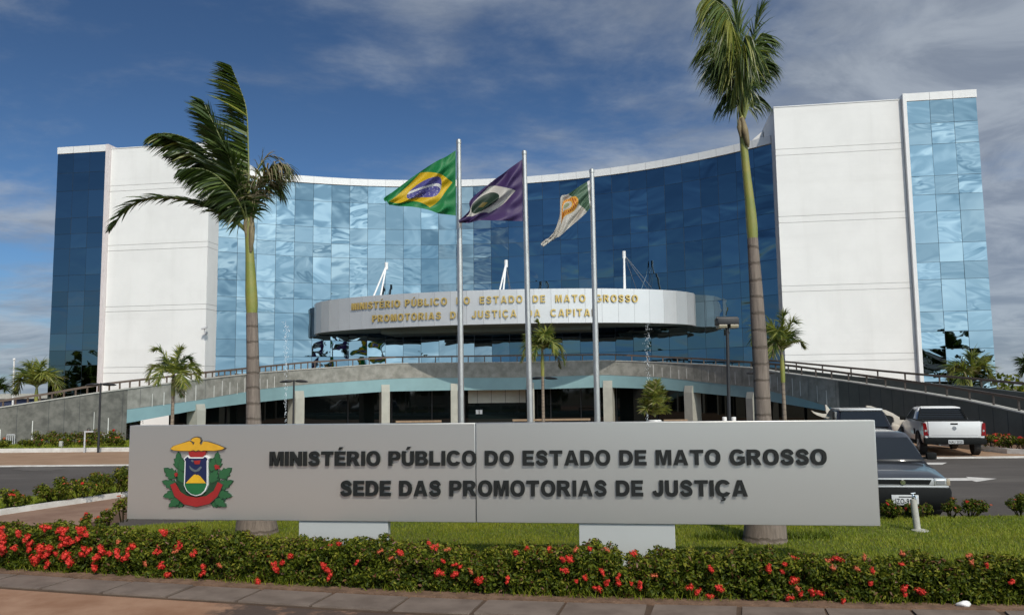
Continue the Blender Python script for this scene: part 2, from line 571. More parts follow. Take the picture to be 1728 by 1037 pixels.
# white arrows painted on the road
M['dust'] = mat('dusty_asphalt', (0.13, 0.115, 0.10), 0.9, col2=(0.085, 0.075, 0.067), vscale=3.0)
def road_mark(name, pts, mt_='road_paint'):
    b = MB()
    vs = [ground(x, y, 0) for x, y in pts]
    vv = []
    for x, y in pts:
        z = -0.05
        for _ in range(4):
            g = ground(x, y, z)
            z = gz(g.y)
        vv.append((g.x, g.y, z + 0.004))
    b.add(vv, [tuple(range(len(vv)))])
    o = b.build(name, M[mt_])
    o['kind'] = 'structure'


road_mark('road_arrow', [(1560, 806.5), (1634, 806), (1630, 804), (1682, 807.2), (1648, 812.5), (1640, 810.5), (1556, 811)])
road_mark('road_mark', [(1552, 780), (1598, 780), (1590, 783.5), (1556, 783.5)])
road_mark('road_patch', [(18, 791), (40, 788.5), (70, 787.5), (95, 788), (113, 789.5), (104, 792), (80, 793.5), (45, 794)], 'dust')

# island: sidewalk corner, kerb and grass strip on the left
slab('side_path', gp([(-120, 893), (-60, 884), (0, 870), (110, 853), (215, 838), (330, 822), (330, 858), (225, 856), (180, 872), (120, 896), (-40, 925), (-120, 935)]), 0.012, 0.3, M['path'])
kl = gp([(-120, 890), (0, 870), (110, 853.5), (215, 838), (330, 821)])
slab('path_kerb', strip_poly(kl, 0.17), 0.10, 0.4, M['kerb'])
slab('grass_verge', gp([(-120, 884), (0, 864), (110, 849), (215, 834), (330, 817), (300, 808), (215, 818), (45, 842), (-30, 848), (-120, 858)]), 0.04, 0.4, M['lawn'])

# hedge line, pavers, front pavement
hp = [tuple(ground(x, y)[:2]) for x, y in ((-140, 951), (0, 961), (216, 974), (432, 986), (648, 998), (864, 1006), (1080, 1012), (1300, 1016), (1514, 1020), (1728, 1023), (1900, 1025))]
hpx = np.array([p[0] for p in hp]); hpy = np.array([p[1] for p in hp])


def hline(x, off=0.0):
    return float(np.interp(x, hpx, hpy)) + off


HX = np.linspace(hpx[0], hpx[-1], 60)
lawn_poly = [(x, hline(x, 0.1)) for x in HX[::4]] + [(9, 8), (14, 9.5), (14, 13.4), (9, 13.6), (3, 13.7), (-4, 14.4), (-6.6, 13.6), (-6.9, 13.0), (-6.6, 12.3), (-7.0, 11.0)]
slab('lawn', lawn_poly, 0.0, 0.5, M['lawn'])
slab('soil_strip', [(x, hline(x, -0.14)) for x in HX] + [(x, hline(x, 0.5)) for x in HX[::-1]], 0.012, 0.2, M['soil'])

mt = mat('front_pavement', (0.34, 0.215, 0.155), 0.9, bump=0.006, bscale=30)
N, p = nodes_of(mt)
c = N.n('ShaderNodeTexCoord')
nz = N.n('ShaderNodeTexNoise', {'Vector': c.outputs['Object'], 'Scale': 1.3, 'Detail': 9.0, 'Roughness': 0.65})
n2 = N.n('ShaderNodeTexNoise', {'Vector': c.outputs['Object'], 'Scale': 3.2, 'Detail': 9.0, 'Roughness': 0.7})
s = N.n('ShaderNodeSeparateXYZ', {0: c.outputs['Object']})
edge = N.math('ADD', s.outputs[0], N.math('MULTIPLY', N.math('SUBTRACT', n2.outputs[0], 0.5), 1.4))
wet = N.math('MULTIPLY', N.smooth(edge, -3.1, -2.8), N.smooth(n2.outputs[0], 0.70, 0.52))
cc = N.mix(N.smooth(nz.outputs[0], 0.3, 0.7), (0.245, 0.125, 0.068), (0.36, 0.215, 0.135))
cc = N.mix(wet, cc, (0.075, 0.05, 0.038))
N.put(p, 'Base Color', cc)
slab('front_pavement', [(-40, 12.2), (-12, 10.8)] + [(x, hline(x, -0.72)) for x in HX] + [(12, 7.0), (40, 5), (40, -6), (-40, -6)], -0.025, 0.3, mt)
slab('street', [(-200, -5.9), (200, -5.9), (200, -22), (-200, -22)], -0.03, 0.3, M['asphalt'])
M['paver'] = mat('paver', (0.130, 0.098, 0.078), 0.85, col2=(0.205, 0.160, 0.130), vscale=2.5, bump=0.004, bscale=60)
M['sand'] = mat('sand_bed', (0.085, 0.055, 0.036), 0.95, var=0.2, vscale=6)
slab('paver_bed', [(x, hline(x, -0.73)) for x in HX] + [(x, hline(x, -0.13)) for x in HX[::-1]], -0.012, 0.3, M['sand'])
b = MB()
x = hpx[0]
k = 0
while x < hpx[-1] - 0.9:
    w = 0.78 + 0.05 * rng.random()
    sk = 0.10 + 0.05 * rng.random()
    j = 0.012 + 0.022 * rng.random()
    dz = rng.uniform(-0.004, 0.004)
    q = [(x + j, hline(x + j, -0.70 + rng.uniform(-.015, .015))), (x + w - j, hline(x + w - j, -0.70)), (x + w - j + sk, hline(x + w - j + sk, -0.17)), (x + j + sk, hline(x + j + sk, -0.17 + rng.uniform(-.015, .015)))]
    b.prism(q, lambda a, c, d: (a, c, d), 0.003 + dz, -0.06, 0)
    x += w
o = b.build('paver_strip', M['paver'])
o['kind'] = 'structure'

# ------------------------------------------------------------------ the office building
BO = Vector((-1.98, 48.65, 0))
BA = math.atan2(-0.153, 0.988)
BU = Vector((math.cos(BA), math.sin(BA), 0))
BV = Vector((-math.sin(BA), math.cos(BA), 0))


def B(u, v, z):
    p = BO + BU * u + BV * v
    return (p.x, p.y, z)


bld = thing('office_building', 'white and mirrored blue glass office building with a concave curved front', 'building', tuple(BO))
Rc, Vc = 26.56, -18.81                                   # curve of the glass front


def arc(u):
    return Vc + math.sqrt(Rc * Rc - u * u)


ROWS = [1.2, 1.8, 1.1, 0.95, 1.8, 1.1, 0.95, 1.8, 1.1, 0.95, 0.75]


def curtain(name, colpts, ztop, rows, mats, parent, tilt=0.012, lean=0):
    """one connected sheet of mirror panes with dark joints; colpts = list of (x, y) along the foot"""
    g = 0.010
    P = [Vector((*c, 0)) for c in colpts]
    verts, faces, mi, uvs, pane = [], [], [], [], []
    nr, nc = len(rows), len(P) - 1
    zs = [ztop]
    for r in rows: zs.append(zs[-1] - r)
    idx = {}
    L = 0
    for c in range(nc):
        d = (P[c + 1] - P[c]); ln = d.length; d.normalize()
        nrm = Vector((d.y, -d.x, 0))
        for r in range(nr):
            tl, tt, of = nrng.normal(0, tilt), nrng.normal(0, tilt * 0.8) - (0.022 if lean and r >= lean else 0.0), nrng.normal(0, 0.003)
            rv = nrng.random(3)
            if lean and r >= lean - 1: rv[1] *= 0.3
            for a in (0, 1):
                for h in (0, 1):
                    along = g if a == 0 else ln - g
                    z = zs[r] - g if h == 0 else zs[r + 1] + g
                    disp = of + tl * (along - ln / 2) + tt * (z - (zs[r] + zs[r + 1]) / 2)
                    p = P[c] + d * along + nrm * disp
                    idx[(c, r, a, h)] = len(verts)
                    verts.append((p.x, p.y, z)); uvs.append((L + along, z))
            faces.append((idx[(c, r, 0, 1)], idx[(c, r, 1, 1)], idx[(c, r, 1, 0)], idx[(c, r, 0, 0)])); mi.append(0); pane.append(rv)
        L += ln
    for c in range(nc):
        for r in range(nr):
            if c + 1 < nc:
                faces.append((idx[(c, r, 1, 1)], idx[(c + 1, r, 0, 1)], idx[(c + 1, r, 0, 0)], idx[(c, r, 1, 0)])); mi.append(1); pane.append((0, 0, 0))
            if r + 1 < nr:
                faces.append((idx[(c, r + 1, 0, 0)], idx[(c, r + 1, 1, 0)], idx[(c, r, 1, 1)], idx[(c, r, 0, 1)])); mi.append(1); pane.append((0, 0, 0))
            if c + 1 < nc and r + 1 < nr:
                faces.append((idx[(c, r + 1, 1, 0)], idx[(c + 1, r + 1, 0, 0)], idx[(c + 1, r, 0, 1)], idx[(c, r, 1, 1)])); mi.append(1); pane.append((0, 0, 0))
    b = MB()
    b.v, b.f, b.m, b.uv = verts, faces, mi, uvs
    o = b.build(name, mats, parent, fix=False)
    at_ = o.data.attributes.new('pane', 'FLOAT_VECTOR', 'FACE')
    at_.data.foreach_set('vector', np.array(pane, dtype=np.float32).ravel())
    return o


TOPC, TOPT, TOPG = 16.85, 18.1, 18.35
th0 = math.asin(17.36 / Rc)
ncol = 31
cols = []
for i in range(ncol + 1):
    t = -th0 + 2 * th0 * i / ncol
    cols.append(B(Rc * math.sin(t), Vc + Rc * math.cos(t), 0)[:2])
o = curtain('curtain_wall', cols, TOPC - 0.48, ROWS + [1.6, 1.6], [M['glass'], M['joint']], bld, 0.007, 9)
tag(o, 'concave wall of mirrored blue glass panes')
# white band along the top of the curve
b = MB()
rings = []
for i in range(ncol * 2 + 1):
    t = -th0 + 2 * th0 * i / (ncol * 2)
    s_, c_ = math.sin(t), math.cos(t)
    rings.append([B((Rc - dd) * s_, Vc + (Rc - dd) * c_, z) for dd, z in ((0.12, TOPC - 0.47), (0.12, TOPC), (-0.6, TOPC), (-0.6, TOPC - 0.47))])
b.loft(rings)
for i in range(1, ncol):
    t = -th0 + 2 * th0 * i / ncol
    dt = 0.008 / Rc
    rr = []
    for tt in (t - dt, t + dt):
        s_, c_ = math.sin(tt), math.cos(tt)
        rr.append([B((Rc - dd) * s_, Vc + (Rc - dd) * c_, z) for dd, z in ((0.123, TOPC - 0.465), (0.123, TOPC - 0.005), (0.11, TOPC - 0.005), (0.11, TOPC - 0.465))])
    b.loft(rr, 1)
b.build('parapet_band', [M['white_alu'], M['joint_soft']], bld)
# body behind the glass
b = MB()
b.box((-17.0, 9.4, -1), (17.0, 22, TOPC - 0.6), 0, B)
b.build('rear_block', M['white_wall'], bld)
b = MB()
b.prism([(-17.3, 14), (-17.3, 2.6), (-12, 5.9), (-6, 7.9), (0, 8.5), (6, 7.9), (12, 5.9), (17.3, 2.6), (17.3, 14)], lambda a, c, d: B(a, c, d), TOPC - 0.12, TOPC - 0.3)
b.build('roof', M['alu_grey'], bld)

GROOVES = [15.64, 15.28, 11.74, 11.38, 7.78, 7.46, 3.92, 3.56]
for sgn in (-1, 1):
    b = MB()
    u0, u1 = sorted((sgn * 17.35, sgn * 24.25))
    zs = [-1.0] + sorted(GROOVES) + [TOPT]
    b.box((u0 + 0.03, 0.03, -1), (u1 - 0.03, 16, TOPT - 0.05), 1, B)
    for i in range(len(zs) - 1):
        b.box((u0, 0, zs[i] + (0.012 if i else 0)), (u1, 15.9, zs[i + 1] - (0.012 if i < len(zs) - 2 else 0)), 0, B)
    b.box((u0 - 0.02, -0.03, TOPT), (u1 + 0.02, 16, TOPT + 0.05), 2, B)
    o = b.build('tower_wall', [M['white_wall'], M['groove'] if sgn < 0 else M['groove_pale'], M['white_alu']], bld)
    # glazed end bay with its frame and top band
    g0, g1 = sorted((sgn * 24.46, sgn * (28.1 if sgn > 0 else 27.95)))
    b = MB()
    b.box((g0 + 0.05, -0.10, -1), (g1 - 0.02, 14, TOPG - 0.44), 0, B)
    b.box((g0, -0.26, TOPG - 0.44), (g1 + 0.02 if sgn > 0 else g1, 14, TOPG), 0, B)
    for k in (1, 2):
        uu = g0 + (g1 - g0) * k / 3
        b.box((uu - 0.01, -0.264, TOPG - 0.435), (uu + 0.01, -0.25, TOPG - 0.005), 1, B)
    b.build('end_bay_wall', [M['white_alu'], M['joint_soft']], bld)
    t0, t1 = sorted((sgn * 24.26, sgn * 24.45))
    b = MB()
    b.box((t0, -0.30, -1), (t1, 1.2, TOPG), 0, B)
    b.build('corner_trim', M['white_alu'] if sgn > 0 else M['pink_trim'], bld)
    cp = [B(g0 + (g1 - g0) * k / 3, -0.2, 0)[:2] for k in range(4)]
    curtain('end_bay_glass', cp, TOPG - 0.45, [1.3, 1.2, 1.78, 1.05, 0.95, 1.75, 1.05, 0.95, 1.75, 1.08, 0.95, 1.75, 1.1, 0.95, 0.5],
            [M['glass'] if sgn > 0 else M['glass_deep'], M['joint']], bld, 0.010 if sgn > 0 else 0.004)
# sloped plant-room roof edge behind the right tower
b = MB()
b.prism([(15.9, TOPC), (17.3, TOPC), (17.3, TOPT - 0.1)], lambda a, z, d: B(a, d, z), 4.0, 7.0)
b.build('stair_head', M['white_wall'], bld)
# camera on the left tower
cam_t = thing('security_camera', 'small white security camera bracketed on the left white tower wall', 'camera', tuple(at(346, 556, 51.0)))
c0 = at(346, 556, 51.0)
b = MB()
b.box((c0.x - 0.05, c0.y - 0.05, c0.z - 0.25), (c0.x + 0.05, c0.y + 0.35, c0.z - 0.12))
b.tube([c0 + Vector((0, 0, -0.2)), c0 + Vector((0, -0.1, 0.05))], 0.03, 6)
b.build('bracket', M['alu_grey'], cam_t)
b = MB()
b.bbox((-0.17, -0.08, -0.06), (0.17, 0.08, 0.06), 0.02, 0, lambda x, y, z: tuple(c0 + Vector((x, y - 0.12 + x * 0.1, z + 0.1 + x * 0.3))))
b.build('housing', M['alu_grey'], cam_t)

# ------------------------------------------------------------------ canopy with the gold letters
CA, CB_, CV0, CU = 12.4, 5.75, 4.6, 0.50
CZ0, CZ1 = 5.97, 7.95


def ell(th, da=0.0):
    return CU + (CA + da) * math.sin(th), CV0 - (CB_ + da) * math.cos(th)


cb = MB()
nseg = 72
# panel joints
tab = [(-math.pi / 2 + math.pi * i / 600) for i in range(601)]
pts = [Vector((*ell(t), 0)) for t in tab]
cum = [0]
for i in range(600): cum.append(cum[-1] + (pts[i + 1] - pts[i]).length)
mid = cum[300]


def th_at(s_):
    return float(np.interp(s_ + mid, cum, tab))


ths = [th_at(cum[-1] * (k / 30 - 0.5)) for k in range(31)]
ths[0], ths[-1] = -math.pi / 2, math.pi / 2
rr = []
for th in ths:
    (uo, vo), (ui, vi) = ell(th), ell(th, -0.15)
    rr.append([B(uo, vo, CZ0), B(uo, vo, CZ1), B(ui, vi, CZ1), B(ui, vi, CZ0)])
cb.loft(rr, 0)
for th in ths[1:-1]:
    d = 0.006 / 8
    rr = []
    for t in (th - d, th + d):
        rr.append([B(*ell(t, 0.004), CZ0 + 0.01), B(*ell(t, 0.004), CZ1 - 0.01), B(*ell(t, -0.03), CZ1 - 0.01), B(*ell(t, -0.03), CZ0 + 0.01)])
    cb.loft(rr, 1)
canopy = cb.build('canopy', [M['canopy_alu'], M['joint_soft']], bld)
tag(canopy, 'oval entrance canopy of pale metal panels with gold lettering')
b = MB()
poly = [ell(-math.pi / 2 + math.pi * i / nseg, -0.155) for i in range(nseg + 1)]
b.prism(poly, lambda a, c, d: B(a, c, d), CZ0 + 0.06, CZ0 + 0.12)
b.box((-6.5, 1.6, CZ0 - 0.22), (6.5, 4.6, CZ0 + 0.055), 0, B)
b.build('soffit', M['soffit'], canopy)
b = MB()
b.prism(poly, lambda a, c, d: B(a, c, d), CZ1 - 0.25, CZ1 - 0.12)
b.build('canopy_roof', M['alu_grey'], canopy)


def text_islands(body, offset, spacing=1.0, bevel=0.0):
    cu = bpy.data.curves.new('t', 'FONT')
    cu.body = body
    cu.size = 1
    cu.offset = offset
    cu.space_character = spacing
    cu.extrude = 0.0
    cu.resolution_u = 3
    ob = bpy.data.objects.new('t', cu)
    link(ob)
    bpy.context.view_layer.update()
    dg = bpy.context.evaluated_depsgraph_get()
    me = bpy.data.meshes.new_from_object(ob.evaluated_get(dg))
    bpy.data.objects.remove(ob)
    v = [(q.co.x, q.co.y) for q in me.vertices]
    f = [tuple(p.vertices) for p in me.polygons]
    bpy.data.meshes.remove(me)
    par = list(range(len(v)))

    def find(a):
        while par[a] != a:
            par[a] = par[par[a]]; a = par[a]
        return a
    for p in f:
        r = find(p[0])
        for q in p[1:]: par[find(q)] = r
    isl = {}
    for p in f: isl.setdefault(find(p[0]), []).append(p)
    groups = []
    for fs in isl.values():
        xs = [v[i][0] for p in fs for i in p]
        groups.append([min(xs), max(xs), fs])
    groups.sort(key=lambda g: g[0])
    out = []
    for g in groups:
        if out:
            a = out[-1]
            ov = min(a[1], g[1]) - max(a[0], g[0])
            if ov > 0.55 * min(a[1] - a[0], g[1] - g[0]):
                a[2] = a[2] + g[2]; a[1] = max(a[1], g[1]); continue
        out.append(g)
    return v, out


def cap_height(offset):
    v, _ = text_islands('H', offset)
    ys_ = [q[1] for q in v]
    return min(ys_), max(ys_)


def catmull(P, per=8):
    P = [Vector(p) for p in P]
    out = []
    for i in range(len(P) - 1):
        p0, p1, p2, p3 = P[max(i - 1, 0)], P[i], P[i + 1], P[min(i + 2, len(P) - 1)]
        for k in range(per):
            t = k / per
            out.append(0.5 * ((2 * p1) + (p2 - p0) * t + (2 * p0 - 5 * p1 + 4 * p2 - p3) * t * t + (3 * p1 - p0 - 3 * p2 + p3) * t ** 3))
    out.append(P[-1])
    return out


# heavy sans letter shapes drawn as outlines (cap height 1): (advance, [(outer, [holes]), ...])
def arcp(cx_, cy_, rx, ry, a0, a1, n=14, p=2.25):
    out = []
    for k in range(n + 1):
        a = R(a0 + (a1 - a0) * k / n)
        c_, s_ = math.cos(a), math.sin(a)
        out.append((cx_ + rx * math.copysign(abs(c_) ** (2 / p), c_), cy_ + ry * math.copysign(abs(s_) ** (2 / p), s_)))
    return out


def stroke_outline(path, hw):
    P = catmull([(x, y, 0) for x, y in path], 5)
    n = len(P)
    l, r = [], []
    for i, q in enumerate(P):
        t = (P[min(i + 1, n - 1)] - P[max(i - 1, 0)]).normalized()
        k = np.interp(i / (n - 1), np.linspace(0, 1, len(hw)), hw)
        l.append((q.x - t.y * k, q.y + t.x * k)); r.append((q.x + t.y * k, q.y - t.x * k))
    return l + r[::-1]


def heavy_glyphs():
    E_ = [(0, 0), (.86, 0), (.86, .235), (.3, .235), (.3, .39), (.79, .39), (.79, .61), (.3, .61), (.3, .765), (.85, .765), (.85, 1), (0, 1)]
    U_ = [(0, 1)] + arcp(.47, .38, .47, .40, 180, 360, 18) + [(.94, 1), (.64, 1)] + arcp(.47, .37, .17, .15, 360, 180, 10) + [(.30, 1)]
    C_ = arcp(.54, .5, .54, .525, 28, 332, 34)[0:] + arcp(.54, .5, .245, .285, 318, 42, 22)
    acute = lambda x: [(x, 1.07), (x + .17, 1.07), (x + .40, 1.29), (x + .11, 1.29)]
    ced = [(.47, .0), (.60, .0), (.585, -.055), (.68, -.10), (.69, -.20), (.58, -.275), (.36, -.265), (.36, -.195), (.50, -.195), (.535, -.16), (.49, -.13), (.42, -.13)]
    G = {
        'I': (.30, [([(0, 0), (.3, 0), (.3, 1), (0, 1)], [])]),
        'L': (.82, [([(0, 0), (.82, 0), (.82, .24), (.3, .24), (.3, 1), (0, 1)], [])]),
        'T': (.96, [([(.33, 0), (.63, 0), (.63, .765), (.96, .765), (.96, 1), (0, 1), (0, .765), (.33, .765)], [])]),
        'E': (.86, [(E_, [])]), 'É': (.86, [(E_, []), (acute(.27), [])]),
        'N': (.95, [([(0, 0), (.28, 0), (.28, .54), (.66, 0), (.95, 0), (.95, 1), (.67, 1), (.67, .46), (.29, 1), (0, 1)], [])]),
        'M': (1.13, [([(0, 0), (.265, 0), (.265, .70), (.44, 0), (.69, 0), (.865, .70), (.865, 0), (1.13, 0), (1.13, 1), (.715, 1), (.565, .40), (.415, 1), (0, 1)], [])]),
        'A': (1.08, [([(0, 0), (.315, 0), (.365, .165), (.715, .165), (.765, 0), (1.08, 0), (.705, 1), (.375, 1)], [[(.43, .375), (.65, .375), (.54, .745)]])]),
        'O': (1.08, [(arcp(.54, .5, .54, .525, 0, 350, 36), [arcp(.54, .5, .245, .295, 0, 345, 24)])]),
        'D': (1.0, [([(0, 0)] + arcp(.44, .5, .56, .5, -90, 90, 18) + [(0, 1)], [[(.3, .235)] + arcp(.42, .5, .275, .265, -90, 90, 12) + [(.3, .765)]])]),
        'P': (.93, [([(0, 0), (.3, 0), (.3, .365)] + arcp(.54, .6825, .39, .3175, -90, 90, 14) + [(0, 1)], [[(.3, .575)] + arcp(.48, .683, .145, .108, -90, 90, 10) + [(.3, .791)]])]),
        'R': (1.02, [([(0, 0), (.3, 0), (.3, .395), (.37, .395), (.45, .345), (.655, 0), (1.02, 0), (.83, .325), (.76, .40), (.72, .43)] + arcp(.55, .72, .39, .28, -38, 90, 12) + [(0, 1)], [[(.3, .6)] + arcp(.49, .695, .145, .095, -90, 90, 10) + [(.3, .79)]])]),
        'B': (.96, [([(0, 0)] + arcp(.54, .285, .42, .285, -90, 62, 12) + arcp(.50, .745, .40, .255, -42, 90, 12) + [(0, 1)], [[(.29, .21)] + arcp(.50, .305, .15, .095, -90, 90, 8) + [(.29, .40)], [(.29, .61)] + arcp(.47, .695, .13, .085, -90, 90, 8) + [(.29, .78)]])]),
        'U': (.94, [(U_, [])]), 'Ú': (.94, [(U_, []), (acute(.32), [])]),
        'J': (.80, [([(.5, 1), (.8, 1)] + arcp(.40, .38, .40, .40, 0, -172, 18) + [(.28, .385)] + arcp(.40, .36, .105, .13, 190, 360, 8) , [])]),
        'C': (1.05, [(C_, [])]), 'Ç': (1.05, [(C_, []), (ced, [])]),
        'G': (1.08, [(arcp(.54, .5, .54, .525, 30, 312, 32) + [(1.06, .14), (1.06, .57), (.54, .57), (.54, .36), (.77, .36), (.77, .265)] + arcp(.54, .5, .245, .285, 300, 45, 20), [])]),
        'S': (.92, [(stroke_outline([(.80, .66), (.72, .80), (.58, .885), (.44, .897), (.27, .855), (.175, .735), (.22, .625), (.38, .55), (.57, .49), (.715, .40), (.765, .27), (.68, .155), (.48, .105), (.30, .12), (.18, .21), (.125, .33)],
                                    [.125, .13, .13, .125, .12, .125, .13, .14, .15, .14, .13, .125, .12, .125, .13, .13]), [])]),
    }
    return G


GLYPH = None


def letters(body, spacing, fn, parent, mats, name, depth, xscale_to, cap_to, thin=0.0):
    """fn(s, h, d): s along the line from 0 to xscale_to metres, h above the base line, d proud of the wall"""
    global GLYPH
    GLYPH = GLYPH or heavy_glyphs()
    from mathutils.geometry import tessellate_polygon
    x = 0.0
    place = []
    for ch in body:
        if ch == ' ':
            x += 0.42 + spacing
            continue
        adv, parts = GLYPH[ch]
        place.append((x, parts))
        x += adv + spacing
    total = x - spacing
    sx_ = xscale_to / total
    for x0, parts in place:
        b = MB()
        for outer, holes in parts:
            loops = [outer] + holes
            if thin:
                loops = [shrink(l, thin if i == 0 else -thin) for i, l in enumerate(loops)]
            vecs = [[Vector((p[0], p[1], 0)) for p in l] for l in loops]
            tris = tessellate_polygon(vecs)
            flat = [p for l in loops for p in l]
            n = len(flat)
            base = len(b.v)
            c2 = [((x0 + p[0]) * sx_, p[1] * cap_to) for p in flat]
            b.v += [tuple(fn(a, h, depth)) for a, h in c2] + [tuple(fn(a, h, 0.0)) for a, h in c2]
            for t in tris:
                b.f.append(tuple(base + i for i in t)); b.m.append(0)
            o_ = 0
            for l in loops:
                k = len(l)
                for i in range(k):
                    a, c_ = base + o_ + i, base + o_ + (i + 1) % k
                    b.f.append((a, a + n, c_ + n, c_)); b.m.append(1)
                o_ += k
        b.build(name, mats, parent)


def shrink(loop, d):
    """move an outline inward by d (outward when negative)"""
    n = len(loop)
    area = sum(loop[i][0] * loop[(i + 1) % n][1] - loop[(i + 1) % n][0] * loop[i][1] for i in range(n))
    sgn = 1 if area > 0 else -1
    out = []
    for i in range(n):
        a, p, c_ = Vector(loop[i - 1]), Vector(loop[i]), Vector(loop[(i + 1) % n])
        e1, e2 = (p - a), (c_ - p)
        if e1.length < 1e-6 or e2.length < 1e-6:
            out.append(loop[i]); continue
        n1_, n2_ = Vector((-e1.y, e1.x)).normalized() * sgn, Vector((-e2.y, e2.x)).normalized() * sgn
        bis = n1_ + n2_
        if bis.length < 0.2:
            out.append(loop[i]); continue
        bis.normalize()
        k = d / max(0.5, bis.dot(n1_))
        out.append((p.x + bis.x * k, p.y + bis.y * k))
    return out


def canopy_line(body, u0, u1, zc, cap, spacing):
    # arc lengths of the two ends
    ss = np.array([ell(t)[0] for t in tab])
    s0 = float(np.interp(u0, ss, cum)) - mid
    s1 = float(np.interp(u1, ss, cum)) - mid

    def fn(s_, h, d):
        th = th_at(s0 + s_)
        return B(*ell(th, 0.02 + d), zc - cap / 2 + h)
    letters(body, spacing, fn, canopy, [M['letter_gold'], M['letter_gold_side']], 'gold_letter', 0.07, s1 - s0, cap, 0.03)


canopy_line('MINISTÉRIO PÚBLICO  DO  ESTADO  DE  MATO  GROSSO', -7.95, 9.30, 7.37, 0.44, 0.26)
canopy_line('PROMOTORIAS  DE  JUSTIÇA  DA  CAPITAL', -6.45, 6.95, 6.55, 0.44, 0.26)

# masts and cables that carry the canopy
for (tx, ty, feet, cabs) in ((652, 448, ((628, 502), (641, 502)), ((625, 503),)), (854, 444, ((840, 490), (848, 490)), ((862, 488), (865, 488))), (1053, 429, ((1053, 490), (1055, 490)), ((1081, 488), (1106, 489), (1118, 490)))):
    Yt = 51.2
    top = at(tx, ty, Yt)
    b = MB()
    for fx, fy in feet:
        f = at(fx, fy, Yt - 0.8)
        f.z = CZ1 - 0.15
        b.tube([f, top], 0.055, 8)
    b.tube([top + Vector((0, 0, -0.25)), top + Vector((0, 0, 0.2))], 0.11, 8)
    mast = b.build('mast', M['white_metal'], canopy)
    b = MB()
    for fx, fy in cabs:
        f = at(fx, fy, Yt + 2.2)
        f.z = CZ1 - 0.15
        b.tube([top, f], 0.018, 5)
    b.build('stay_cable', M['cable'], canopy)

# ------------------------------------------------------------------ entrance terrace and curved ramps
ramp = thing('entrance_ramp', 'curved raised entrance terrace with two granite clad ramps and a teal beam', 'ramp', (0, 46, 0))
TOPX = [-400, 0, 165, 240, 340, 440, 517, 652, 750, 860, 1020, 1112, 1200, 1272, 1312, 1435, 1558, 1640, 1728, 2000]
TOPY = [747, 688, 663, 653, 640, 629, 623, 614, 612.5, 611.5, 608.5, 611.5, 616, 621.5, 628.5, 645, 664, 678, 698, 760]
RLX = [-400, 0, 170, 340, 517, 663, 860, 1032, 1200, 1327, 1513, 1587, 1639, 1728, 2000]
RLY = [737, 678, 648, 629, 611, 602, 599.5, 597.5, 606, 616, 641, 651, 659.5, 674, 730]
MDX = [100, 200, 331, 440, 517, 652, 700, 860, 1020, 1112, 1272, 1360, 1420]
MDY = [706, 692, 675, 656, 648, 639, 637, 637, 632, 636, 653, 674, 692]
BKX = [1200, 1328, 1431, 1513, 1558, 1640, 1728, 2000]
BKY = [612, 622, 634, 642, 645.5, 652, 662, 695]
BRX = [1200, 1328, 1431, 1558, 1639, 1728, 2000]
BRY = [600, 610, 620, 631.7, 638, 647, 676]
BTX = [100, 200, 340, 419, 517, 652, 760, 860, 1020, 1112, 1272, 1330, 1420]
BTY = [734, 716, 690, 680, 669.5, 660, 658, 657.5, 653, 656, 671.6, 682, 697]
FC = [(-31, 32.9), (-25, 33.6), (-22, 34.3), (-19.5, 35.5), (-17.3, 37.2), (-15.2, 40.3), (-13.7, 44.0), (-11.7, 47.6), (-7.7, 50.0), (-3.6, 50.7), (0, 50.7), (3.2, 50.4),
      (6.9, 49.3), (9.9, 46.6), (12.0, 41.9), (13.5, 37.2), (15.1, 33), (16.4, 29), (17.4, 25.5), (18.6, 21.5)]


fc = catmull([(x, y, 0) for x, y in FC], 6)
nf = len(fc)
nrm = []
for i in range(nf):
    t = (fc[min(i + 1, nf - 1)] - fc[max(i - 1, 0)]).normalized()
    nrm.append(Vector((-t.y, t.x, 0)))          # points away from the viewer (left of travel)
zt = [z_on(p.x, p.y, TOPX, TOPY) for p in fc]
zr = [z_on(p.x, p.y, RLX, RLY) for p in fc]
zm = [z_on(p.x, p.y, MDX, MDY) for p in fc]
zb = [z_on(p.x, p.y, BTX, BTY) for p in fc]
pxs = [proj((p.x, p.y, z))[0] for p, z in zip(fc, zt)]
iL = next(i for i in range(nf) if pxs[i] > 200)
iR = max(i for i in range(nf) if pxs[i] < 1420)


def off(i, d, z):
    p = fc[i] + nrm[i] * d
    return (p.x, p.y, z)


def parapet(i0, i1, zlow, name, mats, mi=0):
    b = MB()
    rings = []
    for i in range(i0, i1 + 1):
        zl = zlow(i)
        rings.append([off(i, 0, zl), off(i, 0, zt[i]), off(i, 0.28, zt[i]), off(i, 0.28, zl)])
    b.loft(rings, 0)
    return b


